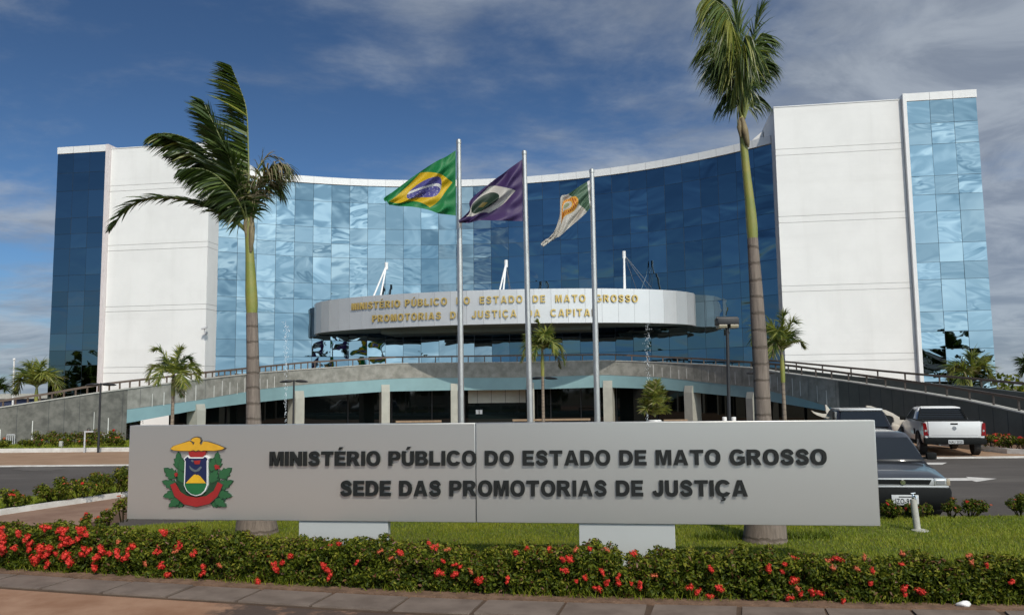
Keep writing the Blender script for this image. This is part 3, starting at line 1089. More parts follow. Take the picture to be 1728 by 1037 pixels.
groups = [(0, iL, lambda i: -0.6, 'ramp_wall'), (iL, iR, lambda i: zm[i], 'parapet'), (iR, nf - 1, lambda i: -0.6, 'ramp_wall')]
for i0, i1, zl, nm in groups:
    b = parapet(i0, i1, zl, nm, None)
    # granite slab joints: thin dark lines, plus pale strips painting light caught there
    acc = 0
    for i in range(i0, i1):
        seg = (fc[i + 1] - fc[i]).length
        k = 0
        while acc + 0.58 < seg:
            acc += 0.58
            t = acc / seg
            p = fc[i].lerp(fc[i + 1], t)
            n_ = nrm[i].lerp(nrm[i + 1], t)
            tdir = Vector((n_.y, -n_.x, 0))
            top_, lo_ = zt[i] + (zt[i + 1] - zt[i]) * t, zl(i) if nm == 'parapet' else 0.15
            h = top_ - lo_
            px = proj((p.x, p.y, top_))[0]
            if nm == 'parapet' and 470 < px < 1090:
                continue
            pale = rng.random() < (0.75 if nm == 'parapet' else (0.6 if px < 400 else 0.12))
            a_ = lo_ + (0.02 if nm == 'parapet' else rng.random() * 0.5 * h)
            c_ = a_ + h * (0.55 + 0.3 * rng.random() if nm == 'parapet' else 0.25 + 0.3 * rng.random())
            c_ = min(c_, top_ - 0.05)
            if not pale:
                a_, c_ = lo_ + 0.02, top_ - 0.05
            if True:
                w = 0.005 if not pale else 0.010 + 0.012 * rng.random()
                vs = []
                for zz_ in (a_, c_):
                    for sg in (-1, 1):
                        q = p + tdir * (w * sg) - n_ * 0.004
                        vs.append((q.x, q.y, zz_))
                for zz_ in (a_, c_):
                    for sg in (-1, 1):
                        q = p + tdir * (w * sg) + n_ * 0.02
                        vs.append((q.x, q.y, zz_))
                b.add(vs, [(0, 1, 3, 2), (0, 4, 5, 1), (2, 3, 7, 6), (0, 2, 6, 4), (1, 5, 7, 3)], 1 if pale else 2)
        acc -= seg
    b.build(nm, [M['granite'] if nm == 'parapet' else (M['granite_shaded'] if i0 == iR else M['granite_grey']), M['joint_glint'], M['joint']], ramp, smooth=25)
# pale cap on the ramp walls
b = MB()
b.loft([[off(i, -0.04, zt[i] + 0.003), off(i, -0.04, zt[i] + 0.05), off(i, 0.32, zt[i] + 0.05), off(i, 0.32, zt[i] + 0.003)] for i in range(nf)])
b.build('parapet_cap', M['cap'], ramp)
# teal beam under the parapet, set back
b = MB()
b.loft([[off(i, 0.012, zb[i]), off(i, 0.012, zm[i] - 0.003), off(i, 0.6, zm[i] - 0.003), off(i, 0.6, zb[i])] for i in range(iL, iR + 1)])
b.build('beam', M['teal'], ramp, smooth=25)
# deck between front wall and rear wall
DW = 4.2
b = MB()
b.loft([[off(i, 0.27, zt[i] - 0.95), off(i, 0.27, zt[i] - 0.80), off(i, DW, zt[i] - 0.80), off(i, DW, zt[i] - 0.95)] for i in range(nf)])
b.build('deck', M['deck'], ramp)
zc = zt[nf // 2] - 0.82
b = MB()
tf = [off(i, 0.32, 0)[:2] for i in range(nf) if -12.5 < fc[i].x < 11.0]
tb_ = [B(u_, arc(u_) - 0.05, 0)[:2] for u_ in np.linspace(14.0, -14.0, 15)]
b.prism(tf + tb_, lambda a, c, d: (a, c, d), zc, zc - 0.25)
b.build('terrace_floor', M['deck'], ramp)
# rear walls of the two ramps
def back_wall(i0, i1, top):
    b = MB()
    b.loft([[off(i, DW, -0.6), off(i, DW, top(i)), off(i, DW + 0.25, top(i)), off(i, DW + 0.25, -0.6)] for i in range(i0, i1 + 1)])
    b.build('rear_wall', M['granite_shaded'], ramp, smooth=25)


jL = max(i for i in range(nf) if fc[i].x < -15.0)
jR = min(i for i in range(nf) if fc[i].x > 10.6)
zbk = {i: z_on(*off(i, DW, 0)[:2], BKX, BKY) for i in range(jR, nf)}
zbr = {i: z_on(*off(i, DW + 0.1, 0)[:2], BRX, BRY) for i in range(jR, nf)}
back_wall(0, jL, lambda i: zt[i] - 0.35)
back_wall(jR, nf - 1, lambda i: zbk[i])


def railing(i0, i1, d, zrail, step, name, zfoot=None):
    zfoot = zfoot or (lambda i: zt[i])
    b = MB()
    P = [Vector(off(i, d, zrail(i))) for i in range(i0, i1 + 1)]
    n_ = [nrm[i] for i in range(i0, i1 + 1)]
    b.loft([[tuple(p + q * -0.035 + Vector((0, 0, -0.05))), tuple(p + q * -0.035 + Vector((0, 0, 0.045))), tuple(p + q * 0.035 + Vector((0, 0, 0.045))), tuple(p + q * 0.035 + Vector((0, 0, -0.05)))] for p, q in zip(P, n_)])
    r = b.build('railing', M['brown_rail'], ramp)
    acc = 0.0
    for i in range(i0, i1):
        seg = (fc[i + 1] - fc[i]).length
        while acc < seg:
            t = acc / seg
            p = Vector(off(i, d, 0)).lerp(Vector(off(i + 1, d, 0)), t)
            za = zfoot(i) + (zfoot(i + 1) - zfoot(i)) * t
            zb_ = zrail(i) + (zrail(i + 1) - zrail(i)) * t
            pp = proj((p.x, p.y, za))
            if -40 < pp[0] < 1770:
                bb = MB()
                bb.box((p.x - 0.028, p.y - 0.028, za + (0.05 if d < 1 else 0)), (p.x + 0.028, p.y + 0.028, zb_ - 0.03))
                bb.build('post', M['brown_rail'], r)
            acc += step
        acc -= seg
    return r


zrf = lambda i: max(zr[i], zt[i] + 0.3)
iA = max(i for i in range(nf) if fc[i].x < -11.0)
railing(0, iA, 0.14, zrf, 0.45, 'railing')
railing(iA, nf - 1, 0.14, zrf, 1.0, 'railing')
railing(jR, nf - 1, DW + 0.1, lambda i: zbr[i], 1.9, 'railing', lambda i: zbk[i])

# columns: reach the underside of the parapet, flush with it, in front of the beam
def idx_at_px(px):
    return min(range(nf), key=lambda i: abs(pxs[i] - px))


for px, w in ((339, 0.52), (507, 0.62), (660, 0.5), (772, 0.42), (896, 0.42), (1018, 0.55), (1158, 0.62), (1258, 0.55)):
    i = idx_at_px(px)
    p = Vector(off(i, -0.16, 0))
    n_ = nrm[i]
    tdir = Vector((n_.y, -n_.x, 0))
    b = MB()

    def cf(x, y, z):
        return tuple(p + tdir * x + n_ * y + Vector((0, 0, z)))
    ztop = zb[i] + 0.55 * (zm[i] - zb[i])
    b.box((-w / 2, 0.05, -0.6), (w / 2, 0.75, zb[i] - 0.02), 0, cf)
    b.prism([(0.05, zb[i] - 0.02), (0.13, ztop), (0.165, ztop), (0.165, zb[i] - 0.02)], lambda y, z, d: cf(d, y, z), -w / 2, w / 2)
    b.build('column', M['column'], ramp)
# ground floor behind the columns: dark glazing, teal ceiling edge, entrance
kL, kR = idx_at_px(352), idx_at_px(1330)
b = MB()
b.loft([[off(i, 2.6, -0.6), off(i, 2.6, zb[i] + 0.3), off(i, 2.7, zb[i] + 0.3), off(i, 2.7, -0.6)] for i in range(kL, kR + 1)])
b.build('ground_floor_glazing', M['dark_glass'], ramp, smooth=25)
b = MB()
b.loft([[off(i, 0.5, zb[i] + 0.02), off(i, 0.5, zb[i] + 0.1), off(i, 3.5, zb[i] + 0.1), off(i, 3.5, zb[i] + 0.02)] for i in range(iL, iR + 1)])
b.build('ceiling', M['soffit'], ramp)
for ka in range(kL, kR, 3):
    b = MB()
    q = Vector(off(ka, 2.56, 0))
    b.box((q.x - 0.03, q.y - 0.03, -0.6), (q.x + 0.03, q.y + 0.03, zb[ka] + 0.02))
    b.build('mullion', M['black_metal'], ramp)
e0, e1 = at(790, 661, 52.0), at(887, 661, 52.0)
b = MB()
b.box((e0.x, 52.0, 1.40), (e1.x, 52.3, 2.25))
for k in (1, 2, 3, 4):
    xx = e0.x + (e1.x - e0.x) * (k - 0.35) / 4.1
    b.box((xx - 0.012, 51.994, 1.40), (xx + 0.012, 52.01, 2.25), 1)
b.build('entrance_header', [M['column'], M['joint']], ramp)
b = MB()
b.box((e0.x, 52.15, -0.6), (e1.x, 52.2, 1.40))
dr = b.build('glass_door', M['dark_glass'], ramp)
b = MB()
for px0, px1 in ((803, 808), (809, 814)):
    a_, c_ = at(px0, 691, 52.14), at(px1, 698, 52.14)
    b.box((a_.x, 52.135, c_.z), (c_.x, 52.145, a_.z))
b.build('paper_notice', M['white_metal'], dr)
for (x0, x1, y_) in ((865, 996, 708.5), (1120, 1160, 709), (668, 745, 711)):
    a_, c_ = at(x0, y_, 40.0), at(x1, y_ - 1.5, 40.0)
    t_ = thing('low_rail', {865: 'low wooden rail in front of the glass entrance doors', 1120: 'short low wooden rail behind the planted bushy palm', 668: 'low wooden rail left of the first flagpole before dark glass'}[x0], 'rail', (a_.x, 40, 0))
    b = MB()
    b.box((a_.x, 39.95, a_.z - 0.045), (c_.x, 40.05, a_.z + 0.045))
    b.build('handrail', M['wood_rail'], t_)
    for xx in (a_.x + 0.05, (a_.x + c_.x) / 2, c_.x - 0.05):
        b = MB()
        b.tube([(xx, 40, 0.02), (xx, 40, a_.z - 0.04)], 0.03, 8)
        b.build('post', M['black_metal'], t_)

# pool with two jets
pool = thing('fountain_pool', 'low pale blue rimmed fountain pool in front of the ramp', 'pool', (-1, 37.5, 0))
b = MB()
ring = []
for k in range(96):
    a_ = 2 * math.pi * k / 96
    ring.append([(-1 + rx * math.cos(a_), 36.8 + ry * math.sin(a_), z) for rx, ry, z in ((15.6, 3.3, 0.0), (15.6, 3.3, 0.32), (15.3, 3.0, 0.32), (15.3, 3.0, 0.0))])
ring.append(ring[0])
b.loft(ring, cap=False)
b.build('pool_rim', M['pool'], pool)
b = MB()
b.add([(-1 + 15.3 * math.cos(2 * math.pi * k / 96), 36.8 + 3.0 * math.sin(2 * math.pi * k / 96), 0.2) for k in range(96)], [tuple(range(96))])
b.build('pool_water', M['water'], pool)
for px, ytop, lab in ((483, 540, 'thin white water jet rising near the left double lamp'), (1093, 543, 'thin white water jet rising above the bushy palm')):
    top = at(px, ytop, 37.0)
    foot = at(px - 1, 716, 37.0)
    b = MB()
    for k in range(300):
        t = rng.random() ** 0.85
        z = 0.2 + (top.z - 0.2) * t
        xx = foot.x + (top.x - foot.x) * t + rng.gauss(0, 0.015 + 0.06 * t)
        yy = 37 + rng.gauss(0, 0.05)
        r = rng.uniform(0.005, 0.013)
        h = r * rng.uniform(1.2, 3.5)
        b.add([(xx - r, yy, z), (xx, yy - r, z), (xx + r, yy, z), (xx, yy + r, z), (xx, yy, z + h), (xx, yy, z - h)],
              [(0, 1, 4), (1, 2, 4), (2, 3, 4), (3, 0, 4), (1, 0, 5), (2, 1, 5), (3, 2, 5), (0, 3, 5)])
    o = b.build('water_jet', M['spray'], fix=False)
    tag(o, lab, 'water jet', 'jets of the fountain', 'stuff')

# ------------------------------------------------------------------ the monument sign
SL, SR = at(216.5, 793, 10.64), at(1481, 795, 9.41)
SP = Vector((SL.x, SL.y, 0))
SU = Vector((SR.x - SL.x, SR.y - SL.y, 0))
SLEN = SU.length
SU.normalize()
SN = Vector((SU.y, -SU.x, 0))                # towards the viewer


def S(a, z, d=0.0):
    return tuple(SP + SU * a + SN * d + Vector((0, 0, z)))


def on_sign(px, py, d=0.0):
    r = ray(px, py)
    t = ((SP + SN * d) - CAM).dot(SN) / r.dot(SN)
    q = CAM + r * t - SP
    return q.dot(SU), q.z + 0.0


sign = thing('monument_sign', 'long low grey metal sign with black raised lettering and a coat of arms', 'sign', tuple(SP))
SZ0, SZ1 = 0.555, 1.727
aj = on_sign(803, 800)[0]
for a0, a1 in ((0, aj - 0.004), (aj + 0.004, SLEN)):
    b = MB()
    b.bbox((a0, -0.16, SZ0), (a1, 0.0, SZ1), 0.006, 0, lambda x, y, z: S(x, z, y))
    b.build('panel', M['sign'], sign, smooth=20)
b = MB()
b.box((aj - 0.02, -0.12, SZ0 + 0.01), (aj + 0.02, -0.008, SZ1 - 0.01), 0, lambda x, y, z: S(x, z, y))
b.build('panel_joint', M['joint'], sign)
for pa, pb in ((504, 654), (977, 1139)):
    a0, a1 = on_sign(pa, 890, -0.02)[0], on_sign(pb, 890, -0.02)[0]
    b = MB()
    b.bbox((a0, -0.15, -0.1), (a1, -0.025, SZ0 - 0.004), 0.006, 0, lambda x, y, z: S(x, z, y))
    b.build('support', M['sign_base'], sign, smooth=20)


def sign_line(body, l, r, basey_l, basey_r, topy_l, spacing, offs):
    a0, z0 = on_sign(l, basey_l)
    a1, z1 = on_sign(r, basey_r)
    _, zt_ = on_sign(l, topy_l)
    cap = zt_ - z0

    def fn(s_, h, d):
        t = s_ / (a1 - a0)
        return S(a0 + s_, z0 + (z1 - z0) * t + h, 0.012 + d)
    letters(body, spacing, fn, sign, [M['letter_black'], M['letter_black']], 'letter', 0.022, a1 - a0, cap, 0.008)


sign_line('MINISTÉRIO PÚBLICO DO ESTADO DE MATO GROSSO', 456, 1395, 785.5, 783.5, 761, 0.105, 0)
sign_line('SEDE DAS PROMOTORIAS DE JUSTIÇA', 575, 1262, 836, 836.5, 810, 0.105, 0)

# coat of arms, flat painted pieces
EM = {k: mat('emblem_' + k, c, 0.5, var=0.06, vscale=9) for k, c in dict(gold=(0.62, 0.33, 0.02), green=(0.022, 0.10, 0.035), red=(0.30, 0.016, 0.014), white=(0.72, 0.72, 0.70),
      blue=(0.008, 0.014, 0.062), yellow=(0.68, 0.38, 0.015), outline=(0.055, 0.045, 0.035), leafdark=(0.012, 0.05, 0.02), field=(0.012, 0.12, 0.035), grey=(0.10, 0.12, 0.14)).items()}


def epx(poly):
    return [on_sign(200 + x / 4.51, 690 + y / 4.51) for x, y in poly]


emb = thing('x', '', '')
bpy.data.objects.remove(emb)


def piece(name, polys, d0, d1, mts, parent, grow=None):
    b = MB()
    for poly, mi in polys:
        b.prism(epx(poly), lambda a, z, d: S(a, z, d), d1, d0, mi)
    return b.build(name, mts, parent)


def growp(poly, k):
    cx_ = sum(p[0] for p in poly) / len(poly); cy_ = sum(p[1] for p in poly) / len(poly)
    out = []
    for x, y in poly:
        d = math.hypot(x - cx_, y - cy_) or 1
        out.append((x + (x - cx_) / d * k, y + (y - cy_) / d * k))
    return out


def leafp(x, y, ang, ln, w):
    c_, s_ = math.cos(ang), math.sin(ang)
    pts_ = [(0, 0), (0.16, 0.55), (0.40, 1.0), (0.43, 0.66), (0.66, 0.82), (0.70, 0.46), (0.88, 0.42), (1.08, 0), (0.88, -0.42), (0.70, -0.46), (0.66, -0.82), (0.43, -0.66), (0.40, -1.0), (0.16, -0.55)]
    return [(x + (a * ln) * c_ - (b_ * w) * s_, y + (a * ln) * s_ + (b_ * w) * c_) for a, b_ in pts_]


emblem = piece('emblem', [([(470, 372), (735, 372), (775, 540), (720, 660), (603, 700), (490, 660), (440, 540)], 0)], 0.0, 0.012, [EM['leafdark']], sign)
tag(emblem, 'painted coat of arms with a gold eagle over a shield in a green wreath')
leaves = []
LL = [(465, 460, -1.62, 125, 40), (440, 520, -2.45, 105, 42), (450, 590, -2.75, 110, 38), (450, 640, 2.95, 95, 36), (470, 680, 2.5, 90, 34), (505, 705, 2.75, 80, 26), (505, 560, -1.95, 110, 38), (500, 470, -1.75, 95, 36)]
for x, y, a_, l_, w_ in LL:
    leaves.append((leafp(x, y, a_, l_, w_), 0))
    leaves.append((leafp(2 * 605 - x + 4, y, math.pi - a_, l_, w_), 0))
for side in (0, 1):
    b = MB()
    for k, (poly, _m) in enumerate(leaves[side::2]):
        dd = 0.013 + 0.0035 * (k % 5)
        b.prism(epx(growp(poly, 5)), lambda a, z, d: S(a, z, d), dd, 0.0, 1)
        b.prism(epx(poly), lambda a, z, d: S(a, z, d), dd + 0.0025, dd - 0.002, 0)
    b.prism(epx([(738, 424), (752, 418), (760, 426), (776, 424), (772, 440), (776, 452), (760, 450), (750, 458), (744, 444)] if side else [(436, 486), (446, 480), (458, 488), (456, 506), (446, 512), (438, 502)]), lambda a, z, d: S(a, z, d), 0.036, 0.0, 2)
    b.build('leaf_branch', [EM['green'], EM['leafdark'], EM['red']], emblem)
ribbon = [(406, 572), (442, 556), (482, 626), (530, 656), (603, 668), (680, 655), (735, 616), (766, 552), (802, 572), (762, 660), (700, 716), (603, 738), (510, 718), (440, 660)]
b = MB()
b.prism(epx(growp(ribbon, 6)), lambda a, z, d: S(a, z, d), 0.034, 0.0, 1)
b.prism(epx(ribbon), lambda a, z, d: S(a, z, d), 0.038, 0.03, 0)
b.build('ribbon', [EM['red'], EM['outline']], emblem)
shield = [(508, 372), (540, 348), (556, 363), (655, 363), (672, 348), (702, 370), (692, 392), (692, 575), (674, 618), (644, 645), (604, 656), (564, 645), (530, 616), (512, 575), (518, 392)]
ins = [(518, 376), (540, 358), (552, 371), (659, 371), (671, 358), (692, 374), (684, 392), (684, 573), (667, 612), (640, 637), (604, 647), (568, 637), (537, 611), (520, 573), (526, 392)]
b = MB()
b.prism(epx(shield), lambda a, z, d: S(a, z, d), 0.044, 0.0, 0)
b.prism(epx(ins), lambda a, z, d: S(a, z, d), 0.048, 0.04, 1)
b.prism(epx([(520, 560), (684, 560), (684, 573), (667, 612), (640, 637), (604, 647), (568, 637), (537, 611), (520, 573)]), lambda a, z, d: S(a, z, d), 0.051, 0.046, 2)
b.prism(epx([(528, 558), (580, 503), (590, 494), (600, 492), (608, 497), (618, 494), (638, 506), (680, 558)]), lambda a, z, d: S(a, z, d), 0.054, 0.049, 3)
b.prism(epx([(588, 388), (640, 385), (632, 415), (596, 415)]), lambda a, z, d: S(a, z, d), 0.052, 0.047, 4)
b.prism(epx([(555, 425), (568, 440), (590, 455), (608, 458), (640, 430), (650, 440), (630, 465), (600, 475), (575, 465), (557, 445)]), lambda a, z, d: S(a, z, d), 0.052, 0.047, 5)
b.prism(epx([(570, 380), (588, 388), (584, 400), (568, 392)]), lambda a, z, d: S(a, z, d), 0.0525, 0.047, 5)
b.build('shield', [EM['white'], EM['blue'], EM['field'], EM['yellow'], EM['red'], EM['grey']], emblem)
eagle = [(408, 298), (432, 278), (500, 256), (552, 240), (566, 250), (580, 272), (592, 250), (572, 243), (562, 232), (582, 218), (606, 212), (630, 220), (636, 240), (628, 256), (640, 274), (656, 244), (690, 246), (760, 268), (816, 292), (800, 304), (740, 314), (660, 311), (640, 316), (620, 308), (600, 316), (582, 308), (560, 315), (480, 314), (432, 310)]
b = MB()
b.prism(epx(growp(eagle, 7)), lambda a, z, d: S(a, z, d), 0.034, 0.0, 1)
b.prism(epx(eagle), lambda a, z, d: S(a, z, d), 0.04, 0.03, 0)
b.build('eagle', [EM['gold'], EM['outline']], emblem)
b = MB()
b.prism(epx([(540, 316), (672, 316), (664, 350), (650, 361), (560, 361), (546, 346)]), lambda a, z, d: S(a, z, d), 0.03, 0.0, 0)
b.build('red_mount', [EM['red']], emblem)

# ------------------------------------------------------------------ flagpoles and flags
YP = 20.5
def uvmat(name, fn, rough=0.55):
    mt = mat(name, (1, 1, 1), rough)
    N, p = nodes_of(mt)
    uv = N.n('ShaderNodeUVMap', uv_map='UVMap')
    s = N.n('ShaderNodeSeparateXYZ', {0: uv.outputs[0]})
    c_ = fn(N, s.outputs[0], s.outputs[1])
    N.put(p, 'Base Color', c_)
    tr = N.n('ShaderNodeBsdfTranslucent', {'Color': c_})
    out = next(n for n in mt.node_tree.nodes if n.type == 'OUTPUT_MATERIAL')
    N.put(out, 'Surface', N.n('ShaderNodeMixShader', {0: 0.35, 1: p, 2: tr}))
    return mt


def dist(N, u, v, cu, cv_, ax):
    a = N.math('MULTIPLY', N.math('SUBTRACT', u, cu), ax)
    b_ = N.math('SUBTRACT', v, cv_)
    return N.math('SQRT', N.math('ADD', N.math('MULTIPLY', a, a), N.math('MULTIPLY', b_, b_)))


def rhomb(N, u, v, cu, cv_, hu, hv):
    a = N.math('DIVIDE', N.math('ABSOLUTE', N.math('SUBTRACT', u, cu)), hu)
    b_ = N.math('DIVIDE', N.math('ABSOLUTE', N.math('SUBTRACT', v, cv_)), hv)
    return N.math('LESS_THAN', N.math('ADD', a, b_), 1.0)


def brazil(N, u, v):
    c_ = N.mix(rhomb(N, u, v, 0.47, 0.52, 0.40, 0.43), (0.012, 0.20, 0.055), (0.66, 0.43, 0.012))
    d = dist(N, u, v, 0.44, 0.54, 1.25)
    disc = N.math('LESS_THAN', d, 0.235)
    c_ = N.mix(disc, c_, (0.09, 0.085, 0.30))
    d2 = dist(N, u, v, 0.62, 0.06, 1.25)
    band = N.math('MULTIPLY', disc, N.math('LESS_THAN', N.math('ABSOLUTE', N.math('SUBTRACT', d2, 0.60)), 0.028))
    uvv = N.n('ShaderNodeCombineXYZ', {0: N.math('MULTIPLY', u, 1.25), 1: v, 2: 0.0})
    vo = N.n('ShaderNodeTexVoronoi', {'Vector': uvv, 'Scale': 34.0})
    star = N.math('MULTIPLY', N.math('MULTIPLY', disc, N.math('LESS_THAN', vo.outputs['Distance'], 0.26)), N.math('LESS_THAN', d2, 0.56))
    c_ = N.mix(star, c_, (0.62, 0.60, 0.72))
    return N.mix(band, c_, (0.74, 0.74, 0.74))


def mtgrosso(N, u, v):
    c_ = N.mix(rhomb(N, u, v, 0.50, 0.53, 0.38, 0.36), (0.062, 0.033, 0.120), (0.56, 0.53, 0.48))
    d = dist(N, u, v, 0.56, 0.56, 1.2)
    c_ = N.mix(N.math('LESS_THAN', d, 0.20), c_, (0.014, 0.035, 0.02))
    return N.mix(rhomb(N, u, v, 0.57, 0.55, 0.05, 0.07), c_, (0.14, 0.11, 0.03))


def city(N, u, v):
    c_ = N.mix(N.math('GREATER_THAN', N.math('ADD', u, N.math('MULTIPLY', v, -0.16)), 0.16), (0.085, 0.16, 0.10), (0.56, 0.53, 0.47))
    d = dist(N, u, v, 0.44, 0.62, 1.1)
    ring = N.math('LESS_THAN', N.math('ABSOLUTE', N.math('SUBTRACT', d, 0.18)), 0.06)
    c_ = N.mix(ring, c_, (0.72, 0.36, 0.05))
    dots = N.n('ShaderNodeTexWave', {'Vector': N.n('ShaderNodeCombineXYZ', {0: u, 1: v, 2: 0.0}), 'Scale': 9.0, 'Distortion': 2.0})
    ring2 = N.math('MULTIPLY', N.math('LESS_THAN', N.math('ABSOLUTE', N.math('SUBTRACT', d, 0.18)), 0.028), N.smooth(dots.outputs[1], 0.5, 0.7))
    c_ = N.mix(ring2, c_, (0.45, 0.06, 0.02))
    c_ = N.mix(N.math('LESS_THAN', d, 0.07), c_, (0.30, 0.34, 0.20))
    sleeve = N.math('MULTIPLY', N.math('LESS_THAN', u, 0.045), 1.0)
    return N.mix(sleeve, c_, (0.74, 0.74, 0.74))


def zq(pts):
    return [(630 + x / 4.547, 240 + y / 4.547) for x, y in pts]


FLAGS = [
    ((774, 236, 778.5, 716), 'tallest steel flagpole, leftmost of three behind the sign',
     'green flag with yellow rhombus and starry blue disc on the left pole', uvmat('flag_green', brazil),
     zq([(632, 62), (560, 108), (480, 150), (330, 250), (160, 372), (85, 420), (80, 440)]), zq([(632, 562), (560, 555), (500, 545), (420, 515), (300, 495), (190, 492), (130, 480)]), 0.10, 8),
    ((884.5, 255, 895, 716), 'middle steel flagpole of the three behind the sign',
     'purple blue flag with a white rhombus and green disc on the middle pole', uvmat('flag_purple', mtgrosso),
     zq([(1142, 132), (1060, 190), (1000, 240), (890, 320), (745, 440), (735, 520), (655, 600)]), zq([(1147, 606), (1080, 604), (1000, 600), (890, 598), (810, 602), (730, 622), (658, 612)]), 0.13, 6),
    ((998.5, 286, 1008.5, 716), 'shortest steel flagpole, rightmost of three behind the sign',
     'torn white and green flag with an orange ring emblem on the right pole', uvmat('flag_white', city),
     [(995, 304), (975, 316), (958, 327), (946, 333), (944, 368), (934, 395), (913, 413)], [(997, 349), (990, 358), (977, 371), (962, 383), (950, 392), (938, 401), (917, 414)], 0.12, 5)]
for (tx, ty, bx, by), lab, flab, fm, topc, botc, amp, nw in FLAGS:
    top, bot = at(tx, ty, YP), at(bx, by, YP)
    t0 = (bot.z - 0.02) / (top.z - bot.z)
    foot = bot + (bot - top) * t0
    fp = thing('flagpole', lab, 'flagpole', tuple(foot), 0, 'flagpoles behind the sign')
    b = MB()
    b.tube([foot, bot, bot.lerp(top, 0.5), bot.lerp(top, 0.985)], [0.079, 0.076, 0.068, 0.058], 16)
    b.build('pole', M['steel'], fp, smooth=40)
    b = MB()
    e = bot.lerp(top, 0.986)
    b.tube([e, e + Vector((0, 0, 0.03)), top, top + Vector((0, 0, 0.02))], [0.062, 0.066, 0.06, 0.03], 16)
    b.build('pole_cap', M['steel'], fp, smooth=40)
    b = MB()
    b.tube([foot + Vector((0, 0, -0.05)), foot + Vector((0, 0, 0.04)), foot + Vector((0, 0, 0.05))], [0.2, 0.2, 0.1], 16)
    b.build('base_plate', M['steel'], fp, smooth=40)
    # flag
    nu, nv = 72, 44
    tp = catmull([(x, y, 0) for x, y in topc], 12); bp_ = catmull([(x, y, 0) for x, y in botc], 12)

    def samp(P, t):
        k = t * (len(P) - 1)
        i = min(int(k), len(P) - 2)
        return P[i].lerp(P[i + 1], k - i)
    b = MB()
    uvs = []
    rows = []
    ph = rng.random() * 6
    for i in range(nu + 1):
        u = i / nu
        row = []
        for j in range(nv + 1):
            v = j / nv
            e0_, e1_ = samp(bp_, u), samp(tp, u)
            q = e0_.lerp(e1_, v)
            # folds that fan out from the hoist corners
            w = amp * min(1, u * 3 + 0.15) * (math.sin(nw * (u * 1.1 + 0.9 * v) * 2.2 + ph) * 0.55 + 0.45 * math.sin(9 * v + 5 * u + ph * 2))
            w += 0.05 * math.sin(26 * v + 10 * u) * (1 - u) * min(1, 6 * u + .1)
            sway = 2.0 * math.sin(6.3 * v * 1.5 + 8 * u + ph) * min(1, 4 * u) * (0.3 if v in (0, 1) else 1)
            if flab.startswith('torn') and u > 0.72:
                sway += rng.uniform(-1, 1) * 2.0 * (u - 0.72) / 0.28
            row.append(tuple(at(q.x + sway * 0.4, q.y + sway, YP + w - 0.35 * u)))
            uvs.append((u, v))
        rows.append(row)
    b.grid(rows)
    b.uv = uvs
    f = b.build('flag', fm, smooth=60, fix=False)
    tag(f, flab, 'flag', 'flags flying from the three poles')

# ------------------------------------------------------------------ palms
def frond(name, path, n, length, spread, parent, mats=None, wind=(0, 0, 0), grav=0.35, width=0.018, both=True, start=0.1, rad=0.022, bias=None, per=6, jit=0.16, up=None, segs=4, tipk=0.5):
    """path = 3-D points of the rib; leaflets leave it on both sides (or on the side of bias)"""
    P = catmull(path, per)
    b = MB()
    nP = len(P)
    b.tube(P, [rad * (1 - 0.85 * i / (nP - 1)) for i in range(nP)], 6, len(mats) - 1 if mats else 0)
    wv = Vector(wind)
    upv = Vector(up) if up else Vector((0, 0, 1))
    for i in range(n):
        t = start + (1 - start) * (i + rng.random() * 0.6) / n
        t = min(t, 0.999)
        k = t * (nP - 1)
        i0 = min(int(k), nP - 2)
        p = P[i0].lerp(P[i0 + 1], k - i0)
        T = (P[min(i0 + 2, nP - 1)] - P[max(i0 - 1, 0)]).normalized()
        Sv = T.cross(upv)
        if Sv.length < 0.05: Sv = T.cross(Vector((1, 0, 0)))
        Sv.normalize()
        Uv = Sv.cross(T).normalized()
        prof = (0.45 + 0.55 * math.sin(math.pi * min(1, (t - start) / (1 - start) * 0.72 + 0.22))) * (1 - tipk * max(0, (t - 0.8) / 0.2))
        for sg in ((-1, 1) if both else (1,)):
            ang = spread * (1.0 - 0.45 * t) + rng.gauss(0, jit)
            D = T * math.cos(ang) + Sv * (sg * math.sin(ang)) + Uv * rng.uniform(-0.15, 0.45)
            if bias: D = T * math.cos(ang) * 0.6 + Vector(bias) + Sv * (sg * 0.35 * rng.random())
            D = (D + wv * (0.5 + rng.random())).normalized()
            L = length * prof * rng.uniform(0.8, 1.15)
            wd = width * rng.uniform(0.75, 1.25)
            Wd = D.cross(Uv + Vector((rng.gauss(0, .5), rng.gauss(0, .5), rng.gauss(0, .5))))
            if Wd.length < 0.05: Wd = D.cross(T)
            Wd.normalize()
            mi = 0 if rng.random() < 0.5 else (1 if rng.random() < 0.75 else 2)
            q, d = p.copy(), D.copy()
            base = len(b.v)
            for sgm in range(segs + 1):
                w = wd * (1 - (sgm / segs) ** 1.6) * (0.6 if sgm == 0 else 1)
                if sgm < segs:
                    b.v += [tuple(q - Wd * w), tuple(q + Wd * w)]
                else:
                    b.v.append(tuple(q))
                d = (d + Vector((0, 0, -grav * (0.35 + 0.65 * sgm / segs))) + wv * 0.12 * sgm / segs).normalized()
                q = q + d * (L / segs)
            for sgm in range(segs - 1):
                o_ = base + 2 * sgm
                b.f.append((o_, o_ + 1, o_ + 3, o_ + 2)); b.m.append(mi)
            o_ = base + 2 * (segs - 1)
            b.f.append((o_, o_ + 1, o_ + 2)); b.m.append(mi)
    return b.build(name, mats or FROND, parent, fix=False)


GR = [FROND[0], FROND[1], FROND[2], M['rachis']]
DK = [FROND[1], FROND[1], FROND[0], M['rachis']]
BR = [FROND[3], FROND[0], FROND[3], FROND[3]]
YL = [FROND[2], FROND[0], FROND[3], M['rachis']]


